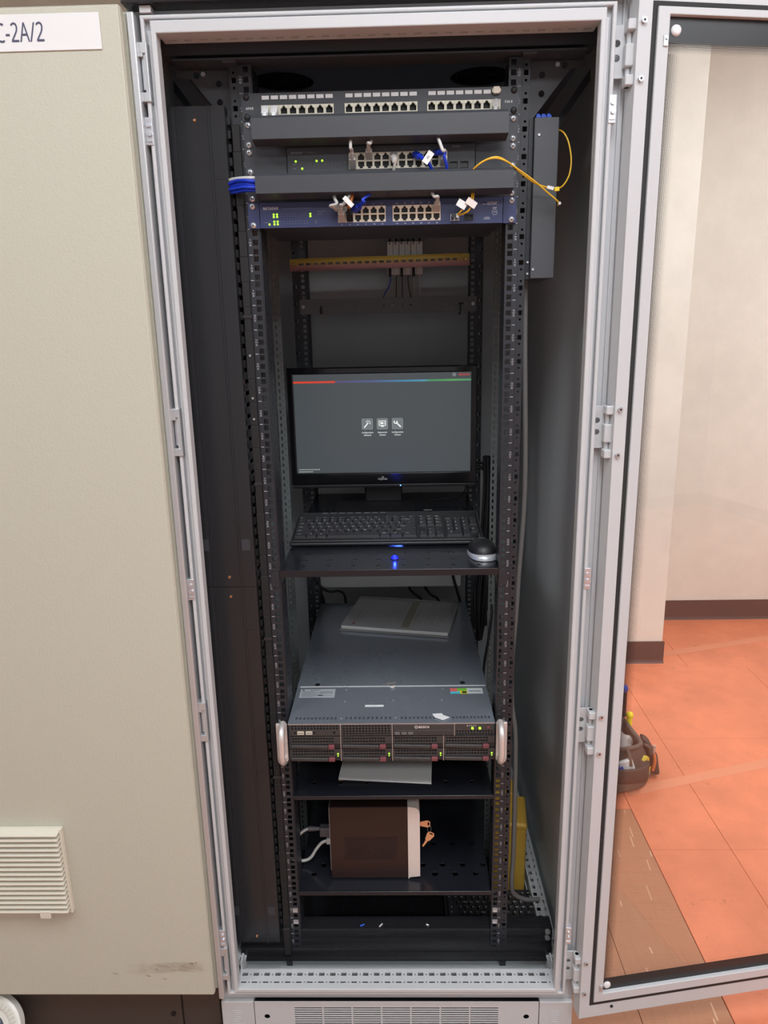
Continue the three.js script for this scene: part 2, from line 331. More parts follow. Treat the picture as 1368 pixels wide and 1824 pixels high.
for (const s of [-1, 1]) {
  const g = railGeo(s), front = mk('mounting_rail', g, M.rail, cab);
  mUnits.forEach((m, i) => { const lp = new THREE.PlaneGeometry(0.0082, 0.04445 * 21); lp.translate(s * 0.2415, U(11 + 21 * i), -0.0996); mk('unit_marking', lp, m, front); });
  const r = mk('mounting_rail', g, M.railRear, cab); r.position.z = -0.67;
  // perforated support strut half way back
  const p = poly(rectPts(-0.01, 0.01, 0.12, 2.03)); for (let y = 0.13; y < 2.02; y += 0.0167) { holeR(p, -0.003, y, 0.004, 0.009); holeC(p, 0.005, y + 0.008, 0.0016, 6); }
  const st = ext(p, 0.002, -0.48), s2 = st.clone(); s2.translate(s * 0.03, 0, -0.03);
  st.translate(s * 0.262, 0, 0); s2.translate(s * 0.262, 0, 0); mk('support_strut', [st, s2], S([0.13, 0.15, 0.15], 0.45), cab);
}
// loose cage nuts near the rail feet
for (const s of [-1, 1]) for (const n of [40.0, 40.72]) mk('cage_nut', [ring(s * 0.2319 - 0.0058, s * 0.2319 + 0.0058, U(n) - 0.0055, U(n) + 0.0055, 0.0028, 0.002, -0.098), cyl(0.0042, 0.003, s * 0.2319, U(n), -0.1005, 'z', 10)], M.steel, cab);

// left lock keepers, cam plates, hinges
for (const y of [1.984, 1.402, 0.818, 0.221]) {
  const k = mk('lock_keeper', [ring(-0.3885, -0.3685, y - 0.043, y + 0.043, 0.0035, 0.024, 0.005, 0.001, 0.016, 0.014), bx(-0.386, -0.376, y + 0.022, y + 0.028, -0.01, 0.005, 0.001)], M.zinc, cab);
  mk('keeper_roller', [cyl(0.0042, 0.048, -0.3775, y, -0.005, 'y', 12), bx(-0.3865, -0.3705, y - 0.03, y + 0.03, -0.0175, -0.0165)], M.chrome, k);
}
for (const [s, ys] of [[-1, [1.898, 1.1, 0.289]], [1, [1.913, 1.113, 0.295]]]) for (const y of ys)
  mk('cam_plate', [bx(s * 0.3765 - 0.006, s * 0.3765 + 0.006, y - 0.021, y + 0.021, -0.012, 0.0035, 0.001), bx(s * 0.3765 - 0.004, s * 0.3765 + 0.004, y - 0.016, y - 0.013, 0.003, 0.0055), cyl(0.0035, 0.005, s * 0.3765, y + 0.009, 0.004, 'z', 10), cyl(0.004, 0.006, s * 0.3765 + 0.001, y - 0.004, 0.004, 'z', 10)], M.chrome, cab);
const HY = [2.005, 1.406, 0.807, 0.215];
for (const y of HY) {
  const p = poly(rectPts(0.3725, 0.398, y - 0.046, y + 0.030)); holeC(p, 0.381, y + 0.004, 0.0052, 14); holeC(p, 0.381, y - 0.017, 0.0052, 14);
  mk('hinge', [ext(p, 0.003, -0.006, 0.0006), bx(0.39, 0.4035, y - 0.034, y - 0.001, -0.006, 0.012, 0.0025), bx(0.3905, 0.404, y + 0.016, y + 0.032, -0.006, 0.016, 0.0025), bx(0.3905, 0.404, y - 0.062, y - 0.046, -0.006, 0.016, 0.0025), cyl(0.004, 0.094, 0.397, y - 0.015, 0.002, 'y', 10)], M.grey, cab);
}
{ // plinth
  const P = thing('cabinet_plinth', 'light grey slotted plinth under the open server cabinet', 'plinth', [0, 0, 0]);
  const c = poly(rectPts(-0.3225, 0.3225, 0.003, 0.0995));
  for (let k = 0; k < 7; k++) for (let y = 0.018; y < 0.086; y += 0.0063) holeR(c, -0.2 + k * 0.0667, y, 0.063, 0.0035);
  for (const s of [-1, 1]) holeC(c, s * 0.295, 0.057, 0.0065, 16);
  mk('vent_cover', ext(c, 0.0016, -0.012, 0.0004), M.grey, P);
  mk('backing', bx(-0.3225, 0.3225, 0.002, 0.092, -0.5, -0.022), M.hole, P);
  for (const s of [-1, 1]) {
    const x0 = s < 0 ? -0.398 : 0.324, x1 = s < 0 ? -0.324 : 0.398, g = [bx(x0, x1, 0, 0.0995, -0.9, -0.011, 0.002)];
    const m = (x0 + x1) / 2; g.push(ring(m - 0.012, m + 0.012, 0.036, 0.075, 0.0012, 0.001, -0.0105));
    for (let k = 0; k < 5; k++) g.push(bx(m - 0.009, m + 0.009 - k * 0.0016, 0.068 - k * 0.0062, 0.0695 - k * 0.0062, -0.0115, -0.0103));
    mk('corner_piece', g, M.grey, P);
  }
}
{ // glazed door, hinged at the right, standing past the front plane
  const D = new THREE.Group(); D.name = 'door'; D.position.set(0.404, 0, 0.021); D.rotation.y = 0.166; cab.add(D);
  const w = 0.79, y0 = 0.089, y1 = 2.094;
  mk('door_frame', [ring(0, w, y0, y1, 0.024, 0.004, 0, 0.0012, 0.036, 0.034), ring(0, w, y0, y1, 0.003, 0.032, -0.001, 0.001), ring(0.004, w - 0.004, y0 + 0.004, y1 - 0.004, 0.044, 0.004, -0.026)], M.grey, D);
  mk('gasket', ring(0.0225, w - 0.0225, 0.122, 2.0595, 0.0085, 0.008, 0.001, 0.002, 0.009, 0.0115), M.rubber, D);
  mk('inner_frame', ring(0.031, w - 0.031, 0.1335, 2.051, 0.0195, 0.016, 0.0045, 0.0012, 0.011, 0.021), M.grey, D);
  const gx0 = 0.05, gx1 = w - 0.05, gy0 = 0.154, gy1 = 2.041;
  mk('door_glass', bx(gx0 - 0.004, gx1 + 0.004, gy0 - 0.004, gy1 + 0.004, -0.009, -0.005), new THREE.MeshPhysicalMaterial({ color: 0xffffff, roughness: 0.02, transmission: 1, thickness: 0, ior: 1.45 }), D);
  const mP = S([0.016, 0.018, 0.02], 0.35);
  mk('glass_border', bx(gx0, gx1, 2.004, gy1, -0.0049, -0.0045), mP, D); mk('glass_border', bx(gx0, gx1, gy0, 0.186, -0.0049, -0.0045), mP, D);
  const dot = (cols, len) => { const t = canvasTex(cols * 16, 16, (g, W, H) => { g.clearRect(0, 0, W, H); g.fillStyle = '#0c0d0f'; for (let i = 0; i < cols; i++) { const r = 8.6 * Math.pow(1 - (i + 0.5) / cols, 0.55); for (const [px, py] of [[i * 16 + 8, (i % 2) * 8 + 4]]) for (const o of [-16, 0, 16]) { g.beginPath(); g.arc(px, py + o, r, 0, 7); g.fill(); } } }); t.wrapT = THREE.RepeatWrapping; t.repeat.set(1, len / 0.0025); return new THREE.MeshStandardMaterial({ map: t, transparent: true, roughness: 0.5 }); };
  const a = new THREE.PlaneGeometry(0.026, 1.818); a.translate(gx0 + 0.013, 1.095, -0.0046); mk('dot_print', a, dot(11, 1.818), D);
  const b = new THREE.PlaneGeometry(0.016, gx1 - gx0); b.rotateZ(-PI / 2); b.translate((gx0 + gx1) / 2, 1.996, -0.0046); mk('dot_print', b, dot(7, gx1 - gx0), D);
  for (const [x, y] of [[gx0 + 0.016, 2.021], [gx0 + 0.013, 0.168]]) { const l = lathe([[0.0001, 0.004], [0.004, 0.0042], [0.0072, 0.003], [0.0085, 0]], 20); l.rotateX(PI / 2); l.translate(x, y, -0.0045); mk('screw_cap', l, M.white, D); }
  for (const y of [2.003, 0.171]) mk('frame_clip', [bx(0.041, 0.049, y - 0.008, y + 0.008, 0.0045, 0.0065, 0.001), cyl(0.002, 0.004, 0.046, y + 0.003, 0.006, 'z', 8)], M.steel, D);
  for (const y of HY) for (const d of [0.026, -0.055]) { const h = mk('hinge_screw', cyl(0.0034, 0.005, 0.0085, y + d, 0.0025, 'z', 14, 0.0044), M.steel, D); mk('socket', cyl(0.0019, 0.0005, 0.0085, y + d, 0.0051, 'z', 6), M.hole, h); }
  mk('drain_plug', cyl(0.0035, 0.002, 0.075, 0.112, 0.001, 'z', 10), M.rubber, D);
}

// ---------------------------------------------------------------- the beige cabinet beside it
{
  const B = thing('metal_cabinet', 'beige steel cabinet with closed door, lettered white strip and louvred filter', 'cabinet', [-0.8, 0, 0]);
  const X = 0.8; // local = world + X
  mk('body', bx(-0.41, 0.3975, 0.15, 2.072, -1.0, 0.002, 0.002), M.beigeDark, B);
  mk('door', planarUV(bx(-0.409, 0.3995, 0.1525, 2.076, 0.003, 0.0205, 0.005)), M.beige, B);
  mk('door_edge', bx(0.392, 0.4045, 0.156, 2.070, -0.02, 0.006, 0.003), M.beige, B);
  mk('edge_strip', bx(0.4055, 0.4175, 0.132, 2.068, -0.02, 0.012, 0.003), M.zinc, B);
  const pl = mk('plinth', [bx(-0.41, 0.303, 0, 0.149, -1.0, -0.03, 0.002), bx(0.3035, 0.392, 0, 0.149, -1.0, -0.034, 0.003)], S([0.060, 0.048, 0.042], 0.45), B, 'dark brown plinth');
  mk('plinth_screw', cyl(0.006, 0.003, 0.283, 0.045, -0.029, 'z', 14), M.hole, pl);
  const np = mk('name_plate', bx(-0.37, 0.3665, 2.0125, 2.064, 0.0205, 0.0225, 0.0006), M.white, B, 'white lettered name strip');
  print('lettering', np, 0.24, 0.045, 0.19, 2.0385, 0.0229, (g, w, h) => { g.clearRect(0, 0, w, h); g.fillStyle = '#4a4a66'; g.font = '75px sans-serif'; g.textBaseline = 'alphabetic'; g.save(); g.scale(0.7, 1); g.textAlign = 'right'; g.fillText('C-2A/2', 596, h * 0.79); g.restore(); }, { px: 2000 });
  for (const x of [0.372, -0.36]) mk('eye_bolt', cyl(0.012, 0.006, x, 2.0755, -0.02, 'y', 14), M.steel, B);
  // louvred filter
  const vx0 = -0.09, vx1 = 0.1175, vy0 = 0.385, vy1 = 0.591;
  const F = mk('filter_louvre', [ring(vx0, vx1, vy0, vy1, 0.006, 0.012, 0.0325, 0.002), bx(vx0 + 0.005, vx1 - 0.005, vy0 + 0.005, vy1 - 0.005, 0.0205, 0.023), bx(0.053, 0.076, vy0 - 0.003, vy0 + 0.016, 0.0325, 0.046, 0.002)], M.cream, B);
  const slat = sweepX([[0, 0], [0.0215, -0.0035], [0.0225, -0.0055], [0.0215, -0.0075], [0, -0.002]], vx0 + 0.003, vx1 - 0.003);
  const slatEnd = toCreasedNormals(slat, 0.5);
  for (let k = 0; k < 17; k++) { const m = mk('slat', slatEnd, M.cream, F); m.position.set(0, vy0 + 0.018 + k * 0.0117, 0.0235); m.scale.x = 1; }
  // rust and scuffs low on the door
  print('stain', B, 0.26, 0.10, 0.262, 0.235, 0.0208, (g, w, h) => {
    g.clearRect(0, 0, w, h); let s = 5; const r = () => { s = (s * 1664525 + 1013904223) >>> 0; return s / 4294967296; };
    for (let i = 0; i < 900; i++) { const u = r(), k = 0.25 + 0.6 * Math.pow(u, 0.6) + 0.12 * r(), y = 0.55 + 0.3 * (r() - 0.5) * (1 - u * 0.3) - 0.2 * (u - 0.5) * (r() - 0.3); g.fillStyle = `rgba(${110 + 40 * r()},${78 + 20 * r()},${45},${0.01 + 0.022 * r()})`; g.beginPath(); g.ellipse(w * k, h * y, 2 + 14 * r(), 1 + 3 * r(), 0.15, 0, 7); g.fill(); }
    for (const [x, y, a, b] of [[0.86, 0.45, 7, 3], [0.9, 0.43, 4, 2], [0.56, 0.6, 5, 2], [0.2, 0.72, 12, 2], [0.48, 0.78, 10, 2.5], [0.62, 0.86, 8, 2]]) { g.fillStyle = 'rgba(130,95,60,0.35)'; g.beginPath(); g.ellipse(w * x, h * y, a, b, 0.2, 0, 7); g.fill(); }
  }, { px: 1500 });
}
// white tape roll leaning on the dark plinth, cut by the picture edge
{
  const t = thing('tape_roll', 'round white roll lying at the foot of the beige cabinet plinth', 'roll', [-0.915, 0.062, 0.022]);
  t.rotation.order = 'YXZ'; t.rotation.x = -0.45;
  const L = lathe([[0.028, -0.012], [0.068, -0.012], [0.0725, -0.009], [0.0725, 0.009], [0.068, 0.013], [0.050, 0.0105], [0.044, 0.004], [0.030, 0.002], [0.028, -0.012]], 64); L.rotateX(PI / 2);
  mk('rim', toCreasedNormals(L, 0.6), S([0.8, 0.8, 0.74], 0.4), t);
  const gs = []; for (let i = 0; i < 40; i++) { const b = bx(-0.0025, 0.0025, 0.053, 0.064, 0.0115, 0.0132, 0.0006); b.rotateZ(2 * PI * i / 40); gs.push(b); } mk('ribs', gs, S([0.62, 0.62, 0.56], 0.5), t);
  const c = lathe([[0.0001, 0.004], [0.02, 0.003], [0.0285, -0.002], [0.0285, -0.011], [0.0001, -0.011]], 40); c.rotateX(PI / 2); mk('core', c, S([0.05, 0.06, 0.09], 0.4), t);
}
// ---------------------------------------------------------------- cable duct on the left
{
  const t = thing('cable_duct', 'tall black slotted cable duct with snap-on covers down the left inside of the cabinet', 'duct');
  const x0 = -0.3795, x1 = -0.2705, zf = -0.09;
  const prof = [[x0, -0.115], [x0, zf - 0.001], [x0 + 0.001, zf], [-0.3575, zf], [-0.3568, zf + 0.0015], [-0.3532, zf + 0.0015], [-0.3525, zf], [-0.3015, zf], [-0.3008, zf + 0.0015], [-0.2972, zf + 0.0015], [-0.2965, zf], [x1 - 0.001, zf], [x1, zf - 0.001], [x1, -0.112], [x1 - 0.002, -0.112], [x1 - 0.002, zf - 0.002], [x0 + 0.002, zf - 0.002], [x0 + 0.002, -0.115]];
  for (const [a, b, scr] of [[1.0715, 1.9585, [1.936, 1.092]], [0.186, 1.0705, [1.05, 0.204]]]) {
    const c = mk('duct_cover', toCreasedNormals(sweepY(prof, a, b), 0.3), M.duct, t);
    for (const y of scr) mk('rivet', cyl(0.0034, 0.003, -0.324, y, zf + 0.001, 'z', 12, 0.0022), M.copper, c, 'copper rivet');
    for (const f of [0.12, 0.5, 0.9]) for (const x of [x0, -0.2965]) mk('clip_window', bx(x + 0.002, x + 0.019, b - (b - a) * f - 0.012, b - (b - a) * f + 0.012, zf - 0.0002, zf + 0.0006), f > 0.8 ? M.panel : M.duct, c);
  }
  mk('duct_wall', [bx(x0, x0 + 0.002, 0.186, 1.958, -0.2, -0.115), bx(x0, x1, 0.186, 1.958, -0.202, -0.2)], M.duct, t);
  const fin = [bx(-0.0012, 0.0012, -0.0068, 0.0068, -0.196, -0.098), bx(-0.0012, 0.0045, -0.0068, 0.0068, -0.1, -0.0935, 0.0008)];
  const fg = merge(fin);
  for (let k = 0; k < 79; k++) { const m = mk('finger', fg, M.duct, t); m.position.set(x1 - 0.0005, 0.2 + k * 0.0223, -0.0175); }
}
// ---------------------------------------------------------------- shared bits for the rack units
function screwGeo() { return once('screw', () => { const h = lathe([[0.0001, 0.0042], [0.0025, 0.004], [0.0046, 0.0026], [0.0055, 0.0008], [0.0056, 0], [0.0001, 0]], 18); h.rotateX(PI / 2); const c1 = bx(-0.0026, 0.0026, -0.0006, 0.0006, 0.0036, 0.00425), c2 = bx(-0.0006, 0.0006, -0.0026, 0.0026, 0.0036, 0.00425); return [h, merge([c1, c2])]; }); }
function screws(parent, n, z, mat = M.chrome, offs = [-0.3573, 0.3573]) {
  const [h, c] = screwGeo();
  for (const s of [-1, 1]) for (const d of offs) { const m = mk('screw', h, mat, parent); m.position.set(s * 0.2326, U(n + d), z); m.rotation.z = rr(0, 1.5); mk('recess', c, M.hole, m); }
}
// one RJ45 opening: a bezel w x h with a keyed hole, front at z = 0
function jackGeo(w, h, notch, edge = 0.0012) {
  return once(`jack${w}_${h}_${notch}`, () => {
    const s = poly(rectPts(-w / 2, w / 2, -h / 2, h / 2)), a = w / 2 - edge * 1.5, b = h / 2 - edge, t = 0.0022 * notch;
    const k = notch > 0 ? [[-a, -b], [a, -b], [a, b - 0.0038], [a * 0.55, b - 0.0038], [a * 0.55, b - 0.0018], [a * 0.28, b - 0.0018], [a * 0.28, b], [-a * 0.28, b], [-a * 0.28, b - 0.0018], [-a * 0.55, b - 0.0018], [-a * 0.55, b - 0.0038], [-a, b - 0.0038]]
      : [[-a, b], [a, b], [a, -b + 0.0028], [a * 0.55, -b + 0.0028], [a * 0.55, -b], [-a * 0.55, -b], [-a * 0.55, -b + 0.0028], [-a, -b + 0.0028]].reverse();
    hole(s, k); return ext(s, 0.006, 0, 0.0003);
  });
}
function plugGeo(len = 0.016) { return once('plug' + len, () => merge([bx(-0.0058, 0.0058, -0.004, 0.004, -0.006, len, 0.0012), bx(-0.0025, 0.0025, 0.003, 0.0055, -0.004, len * 0.9, 0.0006), cyl(0.0042, 0.014, 0, 0, len + 0.006, 'z', 10, 0.0032)])); }
// a network lead: plug pushed into a jack at p, cable leaving along pts
function lead(label, p, pts, mat, bootMat, { down = 0.35, r = 0.0029, group = 'network leads in the rack', name = 'patch_cable', side = 0 } = {}) {
  const t = thing(name, label, 'cable', p, 0, group);
  const m = mk('plug', plugGeo(), bootMat || mat, t); m.rotation.x = down; m.rotation.y = side;
  const d = V(0, 0, 0.026).applyEuler(m.rotation), e = V(0, 0, 0.036).applyEuler(m.rotation);
  mk('cable', tube([[d.x, d.y, d.z], [e.x, e.y, e.z], ...pts.map(q => [q[0] - p[0], q[1] - p[1], q[2] - p[2]])], r), mat, t);
  return t;
}
// ---------------------------------------------------------------- patch panel (unit 2)
const patchX = []; for (let g = 0; g < 3; g++) for (let k = 0; k < 8; k++) patchX.push([-0.2075, -0.0615, 0.0825][g] + 0.0159 * (k + 0.5));
{
  const y = U(2), t = thing('patch_bay', 'black patch panel with twenty-four cream jacks at the top of the rack', 'panel');
  const s = poly(rectPts(-0.2413, 0.2413, y - 0.022, y + 0.022)); for (let g = 0; g < 3; g++) { const a = [-0.2075, -0.0615, 0.0825][g]; hole(s, rectPts(a, a + 0.1272, 1.943, 1.9585)); }
  mk('face_plate', ext(s, 0.003, -0.0965, 0.0004), M.panel, t); mk('backing', bx(-0.215, 0.215, 1.938, 1.963, -0.13, -0.1045), M.hole, t);
  const jg = jackGeo(0.0157, 0.0156, 1, 0.0014), lw = bx(-0.0064, 0.0064, -0.0031, 0.0031, 0, 0.0008, 0.0003);
  patchX.forEach((x, i) => { const j = mk('jack', jg, M.ivory, t); j.position.set(x, 1.9507, -0.0962); if (i < 23) { const l = mk('label_window', lw, M.white, t); l.position.set(x + 0.0005, 1.9705, -0.0967); } });
  print('lettering', t, 0.02, 0.009, -0.2275, 1.954, -0.0963, (g, w, h) => { g.clearRect(0, 0, w, h); g.fillStyle = '#d5d5d8'; g.font = `bold ${h * 0.62}px sans-serif`; g.textAlign = 'center'; g.textBaseline = 'middle'; g.fillText('APKR', w / 2, h / 2, w); }, { px: 6000 });
  print('lettering', t, 0.02, 0.009, 0.2235, 1.9545, -0.0963, (g, w, h) => { g.clearRect(0, 0, w, h); g.fillStyle = '#d5d5d8'; g.font = `bold ${h * 0.62}px sans-serif`; g.textAlign = 'center'; g.textBaseline = 'middle'; g.fillText('Cat.6', w / 2, h / 2, w); }, { px: 6000 });
  screws(t, 2, -0.0965, M.plast);
  mk('dust_cap', [bx(patchX[23] - 0.0055, patchX[23] + 0.0055, 1.966, 1.977, -0.0965, -0.0895, 0.0012), bx(patchX[23] - 0.0075, patchX[23] - 0.003, 1.968, 1.974, -0.0965, -0.0905, 0.001), bx(patchX[23] + 0.003, patchX[23] + 0.0075, 1.968, 1.974, -0.0965, -0.0905, 0.001)], M.ivory, t);
}
lead('pale grey lead in the leftmost jack of the top patch panel', [patchX[0], 1.951, -0.094], [[patchX[0] + 0.006, 1.932, -0.067], [patchX[0] + 0.008, 1.915, -0.07], [patchX[0] + 0.01, 1.898, -0.08]], M.cableWhite, M.white, { down: 0.75, r: 0.0034 });
lead('pale grey lead in the second jack from the left of the top patch panel', [patchX[1], 1.951, -0.094], [[patchX[1] - 0.003, 1.932, -0.067], [patchX[1] - 0.004, 1.915, -0.07], [patchX[1] - 0.004, 1.898, -0.08]], M.cableWhite, M.white, { down: 0.75, r: 0.0034 });
lead('grey lead in the rightmost jack of the top patch panel', [patchX[23], 1.952, -0.094], [[patchX[23] - 0.006, 1.932, -0.066], [patchX[23] - 0.009, 1.915, -0.07], [patchX[23] - 0.01, 1.898, -0.08]], M.cableGrey, M.cableGrey, { down: 0.8, r: 0.0034, side: -0.15 });
// ---------------------------------------------------------------- cable managers (units 3 and 5)
function manager(n, x0, x1, yb, yt, label) {
  const t = thing('cable_manager', label, 'cable tray', [0, 0, 0], 0, 'cable managers'), y = U(n);
  mk('face_plate', bx(-0.2413, 0.2413, y - 0.0222, y + 0.0222, -0.1, -0.0975, 0.0006), M.panel, t);
  const p = [[-0.094, yt + 0.0035], [-0.0525, yt + 0.003], [-0.048, yt], [-0.046, yt - 0.002], [-0.046, yb + 0.001], [-0.0475, yb], [-0.078, yb - 0.0045], [-0.078, yb - 0.003], [-0.0495, yb + 0.0015], [-0.0478, yb + 0.003], [-0.0478, yt - 0.003], [-0.0535, yt + 0.001], [-0.094, yt + 0.0015]];
  const c = mk('cover', toCreasedNormals(sweepX(p, x0, x1), 0.35), M.cover, t);
  mk('cover_clip', [-0.7, 0, 0.7].map(f => bx(f * 0.2 - 0.008, f * 0.2 + 0.008, y - 0.012, y + 0.012, -0.098, -0.06, 0.002)), M.panel, t);
  screws(t, n, -0.0975);
}
manager(3, -0.2175, 0.2175, 1.8925, 1.928, 'black cable manager with a plain cover between the patch panel and the upper switch');
manager(5, -0.2165, 0.2285, 1.8065, 1.8375, 'black cable manager with a plain cover between the black switch and the blue switch');
// ---------------------------------------------------------------- switches (units 4 and 6)
const tLegend = { };
function ledDots(parent, list, z) { const g = once('led', () => { const l = lathe([[0.0001, 0.0012], [0.0013, 0.001], [0.0019, 0]], 12); l.rotateX(PI / 2); return l; }); for (const [x, y] of list) { const m = mk('status_light', g, M.ledGreen, parent); m.position.set(x, y, z); } }
function portBlock(t, x0, x1, y0, y1, z, cols, mat) {
  const w = (x1 - x0) / cols, h = (y1 - y0) / 2, up = jackGeo(+w.toFixed(4), +h.toFixed(4), 1), dn = jackGeo(+w.toFixed(4), +h.toFixed(4), -1);
  for (let c = 0; c < cols; c++) for (let r = 0; r < 2; r++) { const m = mk('port', r ? dn : up, mat, t); m.position.set(x0 + w * (c + 0.5), y1 - h * (r + 0.5), z); }
  mk('port_backing', bx(x0, x1, y0, y1, z - 0.02, z - 0.0055), M.hole, t);
}
const portX = (x0, x1, cols, c) => x0 + (x1 - x0) / cols * (c + 0.5);
{
  const y = U(4), t = thing('network_switch', 'black network switch with two rows of cream ports above the lower cable manager', 'switch', [0, 0, 0], 0, 'network switches');
  const s = poly(rectPts(-0.1655, 0.166, y - 0.0215, y + 0.0225)); hole(s, rectPts(-0.0565, 0.1175, 1.8515, 1.8785)); for (const x of [0.1285, 0.1475]) hole(s, rectPts(x - 0.0075, x + 0.0075, 1.85, 1.8605));
  mk('face', ext(s, 0.004, -0.092, 0.0004), M.panel, t); mk('body', bx(-0.165, 0.1655, y - 0.021, y + 0.022, -0.32, -0.0975), M.panel, t);
  for (const q of [-1, 1]) mk('rack_ear', q < 0 ? bx(-0.2413, -0.1668, y - 0.0218, y + 0.0222, -0.099, -0.0955, 0.0005) : bx(0.1672, 0.2413, y - 0.0218, y + 0.0222, -0.099, -0.0955, 0.0005), M.panel, t);
  portBlock(t, -0.0565, 0.1175, 1.8515, 1.8785, -0.0918, 12, M.ivory);
  for (const x of [0.1285, 0.1475]) mk('module_slot', [ring(x - 0.0078, x + 0.0078, 1.8497, 1.8608, 0.0011, 0.002, -0.0908), bx(x - 0.007, x + 0.007, 1.8503, 1.86, -0.12, -0.0945)], M.plast, t);
  ledDots(t, [[-0.1505, 1.8665], [-0.1135, 1.8665], [-0.1035, 1.8668], [-0.1395, 1.8545]], -0.092);
  print('lettering', t, 0.115, 0.036, -0.105, 1.8665, -0.0917, (g, w, h) => {
    g.clearRect(0, 0, w, h); g.fillStyle = g.strokeStyle = 'rgba(190,192,200,0.55)'; g.font = `bold ${h * 0.13}px sans-serif`; g.fillText('NETGEAR', w * 0.03, h * 0.17); g.fillRect(w * 0.27, h * 0.12, w * 0.14, 2);
    g.font = `${h * 0.08}px sans-serif`; for (let i = 0; i < 12; i++) { g.fillText(i + 1, w * (0.17 + i * 0.054), h * 0.68); g.fillRect(w * (0.17 + i * 0.054), h * 0.74, 4, 3); } g.strokeRect(w * 0.13, h * 0.55, w * 0.68, h * 0.36); g.fillText('PWR', w * 0.06, h * 0.66); g.fillText('FAN', w * 0.06, h * 0.86); g.fillRect(w * 0.85, h * 0.58, 12, 5); g.fillRect(w * 0.91, h * 0.58, 12, 5);
  }, { px: 5000 });
  print('lettering', t, 0.175, 0.008, 0.0305, 1.8828, -0.0917, (g, w, h) => { g.clearRect(0, 0, w, h); g.fillStyle = 'rgba(190,192,200,0.5)'; g.font = `${h * 0.5}px sans-serif`; for (let c = 0; c < 12; c++) g.fillText(2 * c + 1, w * (c + 0.4) / 12, h * 0.6); }, { px: 4500 });
  print('lettering', t, 0.022, 0.006, 0.137, 1.8845, -0.0917, (g, w, h) => { g.clearRect(0, 0, w, h); g.fillStyle = 'rgba(190,192,200,0.55)'; g.font = `bold ${h * 0.7}px sans-serif`; g.fillText('GS724T', 2, h * 0.75, w); }, { px: 5000 });
  screws(t, 4, -0.0955);
}
